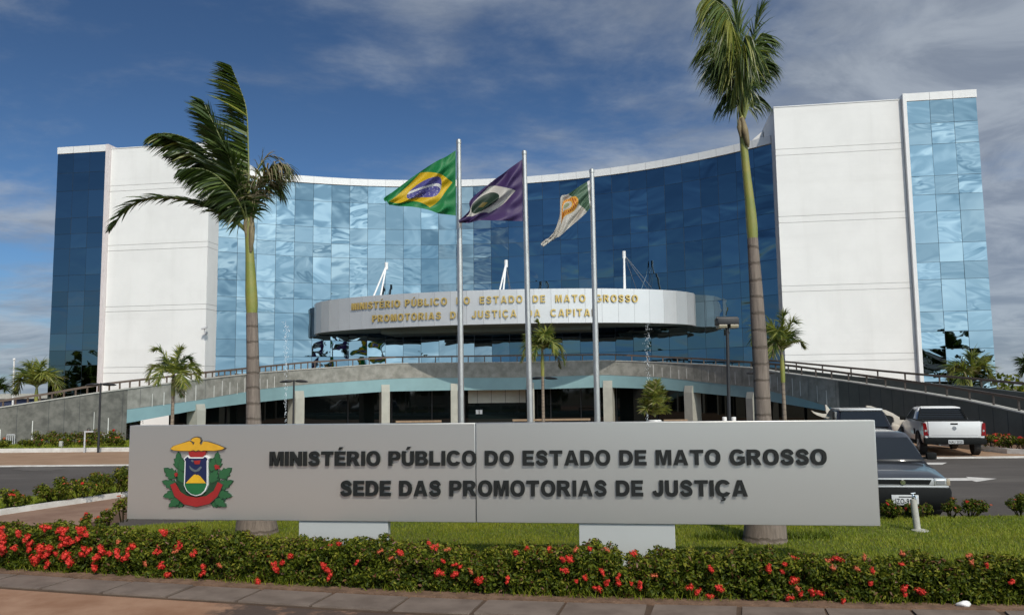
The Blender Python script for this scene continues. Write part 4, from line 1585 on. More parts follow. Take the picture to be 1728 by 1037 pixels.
def pxp(pts, Y0):
    return [at(p[0], p[1], Y0 + (p[2] if len(p) > 2 else 0)) for p in pts]


def big_trunk(tree, prof, Y0, zsplit_y, name='trunk'):
    """prof: (px, py, width px) from the base up"""
    lo, hi = [], []
    for px, py, w in prof:
        p = at(px, py, Y0)
        (lo if py >= zsplit_y - 0.5 else hi).append((p, w * Y0 / F / 2))
    return lo, hi


# left palm
YA = 12.2
baseA = ground(433, 899)
YA = baseA.y
palmA = thing('palm_tree', 'tall palm left of the flags, windswept fronds and one brown hanging frond', 'palm tree', tuple(baseA))
pr = [(433, 905, 74), (433, 892, 68), (432, 868, 60), (431, 820, 44), (429, 760, 32), (428, 710, 24.5), (427, 650, 22), (426.5, 600, 20.5), (425.5, 550, 19.5), (425, 528, 19)]
b = MB()
b.tube([at(x, y, YA) for x, y, w in pr], [w * YA / F / 2 for x, y, w in pr], 20)
b.build('trunk', M['trunk'], palmA, smooth=60)
pr = [(425, 529, 18), (425, 515, 20), (424, 495, 20), (423, 465, 17.5), (421.5, 430, 14.5), (420, 400, 13), (419, 375, 11), (418, 345, 7)]
b = MB()
b.tube([at(x, y, YA) for x, y, w in pr], [w * YA / F / 2 for x, y, w in pr], 16)
b.build('crownshaft', M['shaft'], palmA, smooth=60)
b = MB()
b.tube([at(423, 425, YA - 0.06), at(424.5, 405, YA - 0.075), at(425, 385, YA - 0.05), at(426, 368, YA)], [0.02, 0.045, 0.05, 0.02], 8)
b.tube([at(416, 400, YA - 0.04), at(414, 380, YA - 0.05), at(416, 350, YA)], [0.02, 0.035, 0.02], 8)
b.build('dry_sheath', M['shaft_dry'], palmA, smooth=60)
frond('frond', pxp([(419, 375), (420, 320, .02), (419, 255, .03), (416, 188, .03), (405, 150, 0), (390, 113, -.05)], YA), 100, 0.62, 1.0, palmA, GR, bias=(-0.66, -0.12, -0.02), grav=0.14, width=0.029, tipk=0.25)
frond('frond', pxp([(418, 375), (417, 320, .12), (414, 255, .16), (409, 190, .16), (399, 152, .14)], YA), 60, 0.50, 1.0, palmA, DK, bias=(-0.6, 0.1, -0.1), grav=0.2, width=0.02, tipk=0.25)
frond('frond', pxp([(417, 372), (405, 320, -.1), (385, 262, -.2), (360, 208, -.3), (343, 172, -.35)], YA), 90, 0.52, 0.95, palmA, DK, bias=(-0.62, -0.1, 0.12), grav=0.16, width=0.029, tipk=0.3, jit=0.25)
frond('frond', pxp([(417, 374), (407, 322, .0), (390, 270, -.05), (366, 218, -.1), (350, 185, -.1)], YA), 60, 0.42, 0.9, palmA, DK, wind=(0.05, 0, 0.1), grav=0.2, width=0.02, tipk=0.3, jit=0.3)
frond('frond', pxp([(416, 374), (400, 328, .1), (368, 276, .15), (327, 240, .15), (290, 226, .1), (262, 226, 0)], YA), 110, 0.60, 0.9, palmA, GR, bias=(-0.50, -0.1, -0.42), grav=0.22, width=0.029, tipk=0.35, jit=0.25)
frond('frond', pxp([(416, 375), (398, 330, .0), (364, 280, .0), (322, 246, .0), (284, 232, .0)], YA), 80, 0.44, 0.9, palmA, DK, bias=(-0.55, -0.1, 0.22), grav=0.12, width=0.029, tipk=0.35, jit=0.3)
frond('frond', pxp([(416, 376), (402, 340, -.25), (372, 302, -.45), (340, 285, -.6), (305, 286, -.7)], YA), 90, 0.50, 0.95, palmA, DK, bias=(-0.42, -0.1, -0.45), grav=0.3, width=0.027, jit=0.3)
frond('frond', pxp([(416, 380), (408, 335, .35), (392, 280, .55), (372, 235, .7), (352, 212, .8)], YA), 80, 0.52, 1.0, palmA, DK, bias=(-0.55, 0.1, 0.0), grav=0.2, width=0.027, jit=0.3)
frond('frond', pxp([(416, 378), (403, 345, .0), (378, 312, .05), (345, 290, .1), (318, 285, .1)], YA), 80, 0.48, 1.0, palmA, GR, bias=(-0.35, -0.1, -0.5), grav=0.3, width=0.027, jit=0.3)
frond('frond', pxp([(418, 378), (412, 340, -.1), (402, 300, -.15), (388, 262, -.2), (372, 240, -.2)], YA), 76, 0.46, 1.2, palmA, DK, wind=(-0.05, 0, -0.1), grav=0.35, width=0.027, jit=0.3)
frond('frond', pxp([(414, 388), (400, 376, -.1), (382, 365, -.15), (347, 347, -.2), (306, 336, -.22), (257, 334, -.22), (222, 347, -.2), (198, 371, -.2), (186, 386, -.2)], YA), 84, 0.36, 0.75, palmA, DK, wind=(-0.26, 0, 0.02), grav=0.26, width=0.019, start=0.24, rad=0.03)
frond('frond', pxp([(414, 386), (395, 368, -.05), (365, 350, -.1), (335, 340, -.1)], YA), 40, 0.40, 0.8, palmA, DK, wind=(-0.3, 0, 0.18), grav=0.2, width=0.020, start=0.15)
frond('frond', pxp([(422, 385), (428, 345, -.1), (437, 310, -.2), (455, 285, -.28), (474, 277, -.3), (484, 288, -.3)], YA), 96, 0.56, 0.9, palmA, BR, wind=(-0.10, 0, -0.25), grav=0.75, width=0.015, start=0.2)
frond('frond', pxp([(422, 385), (430, 345, .05), (442, 312, .1), (458, 296, .12), (470, 300, .12)], YA), 70, 0.5, 0.9, palmA, BR, wind=(-0.06, 0, -0.25), grav=0.75, width=0.016, start=0.2)
frond('frond', pxp([(423, 388), (432, 350, .15), (446, 322, .25), (464, 312, .3), (474, 325, .3)], YA), 64, 0.46, 0.9, palmA, DK, wind=(0.02, 0, -0.25), grav=0.7, width=0.018, start=0.2)
frond('frond', pxp([(420, 384), (424, 340, .3), (432, 295, .5), (450, 265, .6), (478, 268, .6)], YA), 26, 0.30, 0.7, palmA, BR, wind=(-0.1, 0, -0.1), grav=0.5, width=0.011, start=0.3)

frond('frond', pxp([(416, 375), (396, 332, .2), (360, 285, .3), (322, 262, .35), (285, 258, .35)], YA), 84, 0.46, 0.95, palmA, DK, bias=(-0.45, -0.05, -0.35), grav=0.25, width=0.027, jit=0.3)
# right palm
baseB = ground(1291, 912)
YB = baseB.y
palmB = thing('palm_tree', 'taller palm right of the flags with a tight ruffled crown leaving the picture top', 'palm tree', tuple(baseB))
pr = [(1291, 918, 76), (1291, 905, 70), (1291, 880, 66), (1290, 840, 52), (1289, 780, 38), (1288, 720, 28), (1287, 690, 26.5), (1284, 620, 26), (1279, 540, 24), (1274.5, 470, 21), (1271, 420, 18.5), (1270, 402, 18)]
b = MB()
b.tube([at(x, y, YB) for x, y, w in pr], [w * YB / F / 2 for x, y, w in pr], 20)
b.build('trunk', M['trunk'], palmB, smooth=60)
pr = [(1270, 403, 17.5), (1269, 385, 19), (1267, 360, 18), (1264, 330, 15.5), (1260, 295, 14), (1256, 255, 13), (1253, 225, 11.5), (1251, 205, 9), (1250, 180, 6)]
b = MB()
b.tube([at(x, y, YB) for x, y, w in pr], [w * YB / F / 2 for x, y, w in pr], 16)
b.build('crownshaft', M['shaft'], palmB, smooth=60)
zp = lambda pts: [(1150 + x / 3.457, y / 3.457, *r) for x, y, *r in pts]
b = MB()
b.tube(pxp(zp([(355, 690, -.05), (370, 760, -.09), (385, 830, -.08), (392, 860, -.07)]), YB), [0.03, 0.05, 0.035, 0.01], 8)
b.tube(pxp(zp([(345, 690, 0), (338, 740, -.06), (345, 800, -.06)]), YB), [0.03, 0.04, 0.015], 8)
b.build('dry_sheath', M['shaft_dry'], palmB, smooth=60)
gB = dict(width=0.0145, jit=0.4)
GY = [FROND[2], FROND[0], FROND[0], M['rachis']]
hang = dict(width=0.0135, jit=0.3, grav=0.5, start=0.22)
frond('frond', pxp(zp([(355, 680, 0), (338, 430, -.15), (310, 210, -.3), (262, 70, -.4), (195, 5, -.45), (120, 0, -.45)]), YB), 92, 0.80, 0.8, palmB, GY, bias=(-0.18, -0.1, -0.75), **hang)
frond('frond', pxp(zp([(355, 680, 0), (340, 430, .1), (318, 200, .15), (280, 60, .2), (215, -10, .2)]), YB), 76, 0.70, 0.8, palmB, DK, bias=(-0.40, 0.1, -0.55), **hang)
frond('frond', pxp(zp([(358, 680, 0), (345, 350, .05), (325, 120, .1), (306, -60, .1)]), YB), 60, 0.40, 0.35, palmB, GR, wind=(-0.05, 0, 0), grav=0.2, width=0.015, jit=0.2)
frond('frond', pxp(zp([(357, 680, 0), (343, 440, -.3), (322, 270, -.5), (296, 150, -.65), (260, 110, -.7)]), YB), 80, 0.85, 0.8, palmB, GY, bias=(0.02, -0.1, -0.85), **hang)
frond('frond', pxp(zp([(358, 680, 0), (352, 470, -.35), (352, 330, -.55), (372, 220, -.75), (405, 215, -.85)]), YB), 80, 0.75, 0.8, palmB, GR, bias=(0.06, -0.1, -0.85), **hang)
frond('frond', pxp(zp([(362, 680, 0), (388, 400, .2), (418, 220, .3), (450, 110, .3), (470, 50, .3)]), YB), 56, 0.40, 0.5, palmB, GR, wind=(0.10, 0, 0.0), grav=0.3, width=0.015, jit=0.3)
frond('frond', pxp(zp([(362, 680, 0), (392, 440, .1), (425, 280, .15), (462, 200, .2), (510, 205, .2)]), YB), 84, 0.46, 0.85, palmB, GR, bias=(0.34, -0.1, -0.45), **hang)
frond('frond', pxp(zp([(364, 680, 0), (405, 500, .0), (445, 390, .0), (490, 345, .0), (535, 385, .0)]), YB), 70, 0.42, 0.85, palmB, DK, bias=(0.30, -0.05, -0.5), **hang)
frond('frond', pxp(zp([(352, 680, 0), (305, 470, .15), (245, 310, .25), (170, 250, .3), (105, 290, .3)]), YB), 84, 0.58, 0.85, palmB, DK, bias=(-0.34, -0.05, -0.5), **hang)
frond('frond', pxp(zp([(352, 680, 0), (312, 500, -.2), (265, 390, -.3), (210, 350, -.35), (165, 380, -.35)]), YB), 76, 0.56, 0.85, palmB, GR, bias=(-0.30, -0.05, -0.55), **hang)
frond('frond', pxp(zp([(358, 680, 0), (332, 430, .5), (305, 270, .8), (275, 220, 1.0)]), YB), 60, 0.6, 0.9, palmB, DK, bias=(-0.1, 0, -0.7), **hang)
frond('frond', pxp(zp([(362, 680, 0), (398, 430, .5), (440, 290, .8), (480, 260, .9)]), YB), 60, 0.5, 0.9, palmB, DK, bias=(0.12, 0, -0.65), **hang)
frond('frond', pxp(zp([(350, 690, 0), (318, 590, -.15), (280, 545, -.25), (240, 570, -.3)]), YB), 34, 0.50, 0.8, palmB, DK, bias=(-0.3, -0.05, -0.6), **hang)
frond('frond', pxp(zp([(366, 690, 0), (400, 600, .05), (445, 560, .1), (485, 585, .1)]), YB), 30, 0.36, 0.8, palmB, DK, bias=(0.3, -0.05, -0.5), **hang)


SPG = [FROND[2], FROND[0], FROND[2], M['rachis']]


def small_palm(label, px, crown_y, Yp, foot_z, fronds, trunk_w, bend=0.0, lean=0.0, group=None, trunk_mat_='trunk_small'):
    """fronds: (dx px, dy px, depth m, arch px, leaflet length m, material set)"""
    c0 = at(px, crown_y, Yp)
    f0 = Vector((c0.x + lean, Yp, foot_z))
    t = thing('palm_tree', label, 'palm tree', tuple(f0), 0, group)
    k = Yp / F
    if trunk_w:
        b = MB()
        n = 9
        pts_ = [f0.lerp(c0, i / n) + Vector((bend * math.sin(math.pi * i / n), 0, 0)) for i in range(n + 1)]
        b.tube(pts_, [trunk_w * k * (1.5 if i == 0 else 1.0 - 0.035 * i) / 2 for i in range(n + 1)], 10)
        b.build('trunk', M[trunk_mat_], t, smooth=60)
        b = MB()
        b.tube([f0.lerp(c0, 0.72), f0.lerp(c0, 0.85), c0 + Vector((0, 0, 0.12))], [trunk_w * k * 0.50, trunk_w * k * 0.55, trunk_w * k * 0.25], 10)
        b.build('crownshaft', M['shaft'], t, smooth=60)
    for dx, dy, dd, ar, L, ms in fronds:
        p1 = at(px + dx * 0.35, crown_y + dy * 0.45 - ar * 0.6, Yp + dd * 0.4)
        p2 = at(px + dx * 0.75, crown_y + dy * 0.85 - ar * 0.75, Yp + dd * 0.8)
        p3 = at(px + dx, crown_y + dy, Yp + dd)
        frond('frond', [c0, p1, p2, p3], 60, L * 1.2, 1.1, t, SPG if ms is GR else ms, wind=(-0.05, 0, 0.02), grav=0.30, width=0.020 * Yp / 26, start=0.12, rad=0.018, segs=3)
    return t


small_palm('small palm before the left granite ramp and left white tower', 293, 632, 30.0, 0.13,
           [(-30, -42, -.1, 8, .42, GR), (12, -42, .2, 4, .40, GR), (-44, 8, -.3, 26, .5, YL), (-28, 14, -.9, 26, .5, GR), (42, 12, 0, 28, .5, GR), (30, -22, .4, 12, .42, DK), (18, 20, -.8, 26, .5, GR), (-10, -20, .9, 10, .5, DK), (44, -2, .5, 20, .45, GR), (14, 36, -.3, 10, .3, BR)], 6.5)
small_palm('palm with yellowing lower fronds in front of the entrance, between two flagpoles', 915, 590, 33.0, 0.0,
           [(-8, -46, 0, 4, .40, GR), (10, -30, .2, 8, .42, GR), (-34, 20, -.2, 34, .45, YL), (38, 24, 0, 36, .45, YL), (-20, -14, .6, 14, .45, GR), (22, 6, -.6, 24, .45, GR), (-16, 18, -.7, 26, .45, YL), (30, 30, .4, 30, .4, BR), (4, -20, -.7, 14, .45, GR)], 6.0)
small_palm('small palm partly behind the thick right trunk, before the white tower', 1319, 594, 24.0, 0.02,
           [(4, -62, 0, 6, .42, GR), (-22, -40, .2, 14, .45, GR), (-50, -16, .1, 36, .5, GR), (22, -50, -.2, 8, .42, GR), (38, -8, 0, 16, .3, YL), (-16, 6, -.5, 30, .45, YL), (14, -24, .5, 14, .45, DK), (-8, -30, -.6, 16, .5, GR), (-26, 12, .4, 30, .4, YL)], 7.5)
small_palm('palm beyond the left ramp seen against the sky, dark glass at its right', 62, 655, 46.0, 0.0,
           [(-12, -38, 0, 6, .7, GR), (8, -40, .2, 6, .7, GR), (-34, -2, -.2, 26, .8, GR), (38, 6, 0, 30, .8, YL), (-22, -22, .5, 14, .8, DK), (26, -12, -.4, 18, .8, GR), (-36, 8, .5, 26, .7, DK), (12, -20, -.8, 14, .8, GR)], 6.0)
small_palm('palm beyond the right ramp in front of the right glass bay', 1637, 636, 38.0, 0.0,
           [(4, -36, 0, 6, .6, GR), (20, -28, .2, 8, .6, GR), (-36, 2, -.2, 28, .65, YL), (40, 10, 0, 30, .65, YL), (-24, -16, .5, 14, .65, DK), (30, -8, -.4, 18, .65, GR), (-14, 12, -.6, 26, .65, YL)], 6.0)
small_palm('dark palm tip at the far right edge of the picture', 1745, 625, 40.0, 0.0,
           [(-22, -14, 0, 6, .6, DK), (-20, 6, .2, 14, .6, DK), (10, -20, .2, 8, .6, DK)], 5.0)
small_palm('dark distant palm at the far left edge of the picture', -6, 662, 60.0, 0.0,
           [(14, -6, 0, 6, .7, DK), (-20, -6, .2, 14, .7, DK), (6, -14, .2, 8, .7, DK)], 5.0)
# bushy clump palm in a white planter
pc = small_palm('bushy yellow green clump palm in a white planter right of the flagpoles', 1105, 703, 32.0, 0.15,
           [(-14, -42, 0, 0, .36, YL), (-6, -58, .2, 0, .36, YL), (5, -60, -.2, 0, .36, YL), (13, -48, 0, 0, .36, YL), (-20, -26, -.2, 4, .36, YL), (20, -28, .2, 4, .36, YL), (-9, -36, -.4, 2, .38, YL), (10, -40, -.4, 2, .38, GR), (-18, -10, -.3, 8, .36, YL), (18, -10, .3, 8, .36, GR), (0, -46, .4, 2, .36, GR), (2, -24, -.5, 6, .36, YL), (-2, -52, -.3, 0, .36, YL), (-12, -50, .3, 0, .34, GR)], 0)
c0 = at(1105, 708, 32.0)
b = MB()
b.tube([(c0.x, 32, 0.02), (c0.x, 32, c0.z - 0.1), (c0.x, 32, c0.z)], [0.22, 0.30, 0.24], 20)
pot = b.build('planter', M['white_metal'], smooth=40)
tag(pot, 'round white planter holding the bushy clump palm', 'planter')

# ------------------------------------------------------------------ leafy plants
def leaf_cloud(P, Nn, size, mats, weights, name, parent=None, ratio=0.42):
    """one two-triangle leaf per point; P, Nn arrays of points and facing directions"""
    n = len(P)
    d = nrng.normal(size=(n, 3)) * 0.75 + Nn
    d /= np.linalg.norm(d, axis=1)[:, None]
    a = np.cross(d, nrng.normal(size=(n, 3)))
    a /= np.linalg.norm(a, axis=1)[:, None] + 1e-9
    c_ = np.cross(d, a)
    L = size * nrng.uniform(0.65, 1.3, n)[:, None]
    Wd = L * ratio / 2
    v = np.empty((n, 4, 3))
    v[:, 0] = P - a * L * 0.5
    v[:, 1] = P + c_ * Wd + d * L * 0.10
    v[:, 2] = P + a * L * 0.5 - d * L * 0.12
    v[:, 3] = P - c_ * Wd + d * L * 0.10
    off_ = np.array(ORG[parent.name]) if parent is not None else np.zeros(3)
    me = bpy.data.meshes.new(name)
    me.vertices.add(n * 4)
    me.vertices.foreach_set('co', (v - off_).astype(np.float32).ravel())
    me.loops.add(n * 6)
    base = np.arange(n, dtype=np.int32)[:, None] * 4
    tri = np.concatenate([base + np.array([[0, 1, 2]]), base + np.array([[0, 2, 3]])], axis=1)
    me.loops.foreach_set('vertex_index', tri.astype(np.int32).ravel())
    me.polygons.add(n * 2)
    me.polygons.foreach_set('loop_start', np.arange(n * 2, dtype=np.int32) * 3)
    for m_ in mats: me.materials.append(m_)
    mi = nrng.choice(len(mats), n, p=weights)
    me.polygons.foreach_set('material_index', np.repeat(mi, 2).astype(np.int32))
    me.update(calc_edges=True)
    me.validate()
    o = bpy.data.objects.new(name, me)
    link(o)
    if parent is not None:
        o.parent = parent
        ORG[o.name] = ORG[parent.name]
    return o


def flower_mesh(name, r, n, mt):
    b = MB()
    subs = [Vector((rng.gauss(0, .45) * r, rng.gauss(0, .45) * r, rng.uniform(-.1, .25) * r)) for _ in range(4)]
    for k in range(n):
        c0_ = subs[k % len(subs)]
        ph = rng.random() * 2 * math.pi
        ct = rng.uniform(-0.15, 1)
        st = math.sqrt(max(0, 1 - ct * ct))
        d = Vector((st * math.cos(ph), st * math.sin(ph), ct))
        q = c0_ + d * r * rng.uniform(0.45, 0.8)
        a = d.cross(Vector((rng.gauss(0, 1), rng.gauss(0, 1), rng.gauss(0, 1)))).normalized()
        c_ = d.cross(a)
        s_ = r * rng.uniform(0.26, 0.42)
        for e, g_ in ((a, c_), (c_, a)):
            b.add([q - e * s_ + d * s_ * .35, q - g_ * s_ * 0.34, q + e * s_ + d * s_ * .35, q + g_ * s_ * 0.34], [(0, 1, 2, 3)])
    for c0_ in subs:
        rr = []
        for i in range(5):
            ph = math.pi * i / 4
            rr.append([(c0_.x + r * .42 * max(math.sin(ph), .05) * math.cos(q), c0_.y + r * .42 * max(math.sin(ph), .05) * math.sin(q), c0_.z - r * .36 * math.cos(ph)) for q in [2 * math.pi * k / 7 for k in range(7)]])
        b.loft(rr)
    me = bpy.data.meshes.new(name)
    me.from_pydata(b.v, [], b.f)
    me.materials.append(mt)
    return me


FLW = [flower_mesh('flower_cluster', 0.034, 56, M['petal']) for _ in range(6)]
FLD = [flower_mesh('flower_cluster', 0.030, 26, M['petal_dull']) for _ in range(2)]

# the long flowering hedge
hedge = thing('flower_hedge', 'long clipped hedge with red flower clusters in front of the sign', 'hedge', (0, hline(0), 0))
HW = 0.62


def htop(x):
    h = np.interp(x, [-8, -5, -3, 0, 2, 3.5, 5, 7], [0.48, 0.475, 0.435, 0.425, 0.405, 0.375, 0.350, 0.350])
    h = h + 0.028 * np.sin(x * 3.1) + 0.02 * np.sin(x * 7.7 + 1) + 0.014 * np.sin(x * 17.3)
    gap = np.exp(-((x - 1.155) / 0.055) ** 2) * 0.22 + np.exp(-((x - 4.42) / 0.10) ** 2) * 0.12 + np.exp(-((x + 0.42) / 0.2) ** 2) * 0.03
    return h - gap


b = MB()
rows = []
for x in np.linspace(hpx[0], hpx[-1], 130):
    y0 = hline(x)
    t = float(htop(x)) - 0.10
    rows.append([(x, y0 + 0.15, 0.0), (x, y0 + 0.14 + 0.02 * math.sin(x * 9), t * 0.5), (x, y0 + 0.16, t * 0.95), (x, y0 + 0.3, t), (x, y0 + HW - 0.1, t * 0.95), (x, y0 + HW - 0.06, t * 0.5), (x, y0 + HW - 0.08, 0)])
b.loft(rows)
b.build('stem_mass', M['stems'], hedge)
nc_ = 1150
cx_ = nrng.uniform(hpx[0], hpx[-1], nc_)
ctop = htop(cx_)
cfront = nrng.random(nc_) < 0.48
chy = np.interp(cx_, hpx, hpy)
cC = np.empty((nc_, 3)); cN = np.empty((nc_, 3))
cC[:, 0] = cx_
cC[:, 1] = np.where(cfront, chy + 0.075 + nrng.normal(0, 0.018, nc_), chy + 0.07 + nrng.random(nc_) * (HW - 0.14))
cC[:, 2] = np.where(cfront, 0.05 + nrng.random(nc_) * (ctop - 0.10), ctop - 0.055 + nrng.normal(0, 0.016, nc_))
cN[:] = np.where(cfront[:, None], np.array([0, -0.9, 0.35]), np.array([0, -0.25, 1.0]))
cN /= np.linalg.norm(cN, axis=1)[:, None]
crad = nrng.uniform(0.055, 0.095, nc_)
per = 58
idx = np.repeat(np.arange(nc_), per)
nl = len(idx)
dv = nrng.normal(size=(nl, 3)) + cN[idx] * 0.9
dv /= np.linalg.norm(dv, axis=1)[:, None]
rad_ = crad[idx] * nrng.uniform(0.55, 1.1, nl)
P = cC[idx] + dv * rad_[:, None]
P[:, 2] = np.maximum(P[:, 2], 0.012)
Nn = dv * 0.8 + np.array([0, -0.1, 0.35])
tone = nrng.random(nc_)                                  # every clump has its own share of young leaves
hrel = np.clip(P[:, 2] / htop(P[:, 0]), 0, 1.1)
pl_ = 0.05 + 0.55 * (hrel ** 1.6) * (0.35 + 0.9 * tone[idx]) * (0.4 + 0.75 * np.clip(dv[:, 2] * 0.6 + 0.5, 0, 1))  # young tips paler; leaves darker low and inside, shade painted by leaf colour
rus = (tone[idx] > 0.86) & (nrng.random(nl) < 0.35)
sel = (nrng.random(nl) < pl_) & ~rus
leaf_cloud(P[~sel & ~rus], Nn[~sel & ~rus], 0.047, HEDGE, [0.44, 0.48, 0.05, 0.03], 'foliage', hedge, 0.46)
leaf_cloud(P[sel], Nn[sel], 0.045, HEDGE, [0.03, 0.30, 0.60, 0.07], 'young_lit_foliage', hedge, 0.46)
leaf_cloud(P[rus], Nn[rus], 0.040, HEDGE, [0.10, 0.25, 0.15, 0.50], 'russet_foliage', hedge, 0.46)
nb_ = 24000
bx = nrng.uniform(hpx[0], hpx[-1], nb_)
bt = htop(bx)
bf = nrng.random(nb_) < 0.6
bh = np.interp(bx, hpx, hpy)
bz = np.where(bf, nrng.random(nb_) * (bt - 0.03), bt - 0.05 + nrng.normal(0, 0.015, nb_))
by = np.where(bf, bh + 0.055 + nrng.random(nb_) * 0.06, bh + 0.05 + nrng.random(nb_) * (HW - 0.1))
BP = np.stack([bx, by, np.maximum(bz, 0.012)], 1)
BN = np.where(bf[:, None], np.array([0, -0.7, 0.45]), np.array([0, -0.1, 1.0]))
leaf_cloud(BP, BN, 0.050, HEDGE, [0.55, 0.38, 0.04, 0.03], 'inner_foliage', hedge, 0.48)
# weeds along the foot of the hedge
b = MB()
for _ in range(1500):
    x = rng.uniform(hpx[0], hpx[-1])
    if math.sin(x * 1.7) + math.sin(x * 4.1) < -0.2 and rng.random() < 0.8: continue
    y = hline(x) + rng.uniform(-0.03, 0.06)
    h = rng.uniform(0.03, 0.13)
    a_ = rng.random() * 6.28
    dx, dy = 0.005 * math.cos(a_), 0.005 * math.sin(a_)
    b.add([(x - dx, y - dy, 0.0), (x + dx, y + dy, 0.0), (x + rng.gauss(0, .04), y - abs(rng.gauss(0, .04)), h)], [(0, 1, 2)], rng.randrange(3))
weeds_ = b

FA = [(10, 335), (15, 380), (10, 415), (12, 445), (85, 358), (72, 430), (142, 378), (148, 410), (150, 438), (195, 440), (230, 328), (240, 437), (205, 475), (240, 465), (180, 490), (245, 508), (310, 340), (325, 360), (345, 385), (310, 380), (362, 400), (332, 415), (335, 478), (352, 512), (408, 340), (400, 382), (437, 362), (280, 460), (425, 437), (415, 465), (450, 450), (512, 450), (550, 455), (488, 487), (475, 535), (592, 475), (635, 487), (672, 432), (815, 518), (797, 455), (845, 567), (820, 355), (910, 405), (912, 430), (985, 458), (1025, 530), (1025, 555), (1305, 470), (1378, 470), (1468, 478), (1433, 507), (1385, 515), (1388, 540), (1305, 610), (1630, 520), (1655, 548), (1675, 572), (1668, 422), (1715, 412)]
FB = [(80, 505), (290, 455), (440, 410), (470, 425), (512, 500), (575, 520), (600, 530), (492, 565), (578, 562), (705, 605), (690, 600), (848, 590), (885, 462), (940, 435), (1003, 460), (1050, 440), (1120, 498), (1148, 487), (1132, 540), (1258, 440), (1318, 560), (1230, 582), (1190, 600), (1350, 605), (1400, 585), (1400, 612), (1300, 645), (1468, 612), (1515, 630), (1480, 460)]
FCx = [(35, 625), (75, 655), (138, 540), (185, 630), (135, 678), (435, 545), (520, 517), (500, 550), (562, 487), (562, 590), (598, 670), (550, 685), (680, 660), (780, 492), (815, 520), (962, 553), (955, 612), (1105, 515), (1125, 640), (1130, 670), (1208, 650), (1200, 655), (818, 705), (1545, 525), (1660, 520), (1668, 610)]
SM = [(740 / 3, 780 + 512 / 3), (200, 780 + 400 / 3), (267, 780 + 418 / 3), (297, 780 + 445 / 3), (372, 953), (576 + 65, 931), (576 + 83, 940), (576 + 220, 963), (576 + 180, 925), (576 + 396, 928), (576 + 450, 927), (576 + 527, 972), (1152 + 245, 946), (1152 + 253, 957), (1152 + 295, 958), (1152 + 308, 941), (1152 + 370, 933), (1152 + 483, 935), (1152 + 487, 947), (1152 + 507, 970), (1152 + 195, 992)]
fpx = [(x / 3, 780 + y / 3, 1) for x, y in FA] + [(576 + x / 3, 780 + y / 3, 1) for x, y in FB] + [(1152 + x / 3, 780 + y / 3, 1) for x, y in FCx] + [(x, y, 0) for x, y in SM]
over = set(rng.sample(range(0, 90), max(0, sum(1 for f in fpx if f[2]) - 98)))
fpx = [(x, y, 0 if (i in over) else b_) for i, (x, y, b_) in enumerate(fpx)]


def hedge_hit(px, py):
    Yh = 9.0
    for _ in range(6):
        q = at(px, py, Yh)
        Yh = hline(q.x) - 0.015
        if q.z > htop(q.x):
            Yh += 0.15
            q = at(px, py, Yh)
            break
    return q


nbig = 0
dull = []
SMS = {(x, y, 0) for x, y in SM}
for px, py, big in fpx:
    q = hedge_hit(px, py)
    q.z = max(q.z, 0.03)
    if big and nbig < 99:
        o = bpy.data.objects.new('flower_cluster', rng.choice(FLW))
        link(o)
        o.parent = hedge
        o.location = q - ORG[hedge.name]
        s_ = rng.uniform(0.8, 1.2) * (1.45 if px < 470 else 1.0)
        o.scale = (s_ * rng.uniform(.8, 1.3), s_ * rng.uniform(.8, 1.2), s_)
        o.rotation_euler = (R(55) + rng.gauss(0, .25), rng.gauss(0, .25), rng.random() * 6)
        nbig += 1
    else:
        dull.append((q, py > 0 and (px, py, big) not in SMS))
b = MB()
for q, full in dull:
    me = rng.choice(FLW if full else FLD)
    rot = Matrix.Rotation(R(50), 3, 'X') @ Matrix.Rotation(rng.random() * 6, 3, 'Z')
    b.add([rot @ v.co + q for v in me.vertices], [tuple(p.vertices) for p in me.polygons], 0 if full else 1)
o = b.build('small_flowers', [M['petal'], M['petal_dull']], hedge, fix=False)
o['kind'] = 'stuff'

# grass
def inside(poly, x, y):
    n = len(poly)
    r = np.zeros(len(x), bool)
    j = n - 1
    for i in range(n):
        xi, yi = poly[i]; xj, yj = poly[j]
        c_ = ((yi > y) != (yj > y)) & (x < (xj - xi) * (y - yi) / (yj - yi + 1e-12) + xi)
        r ^= c_
        j = i
    return r


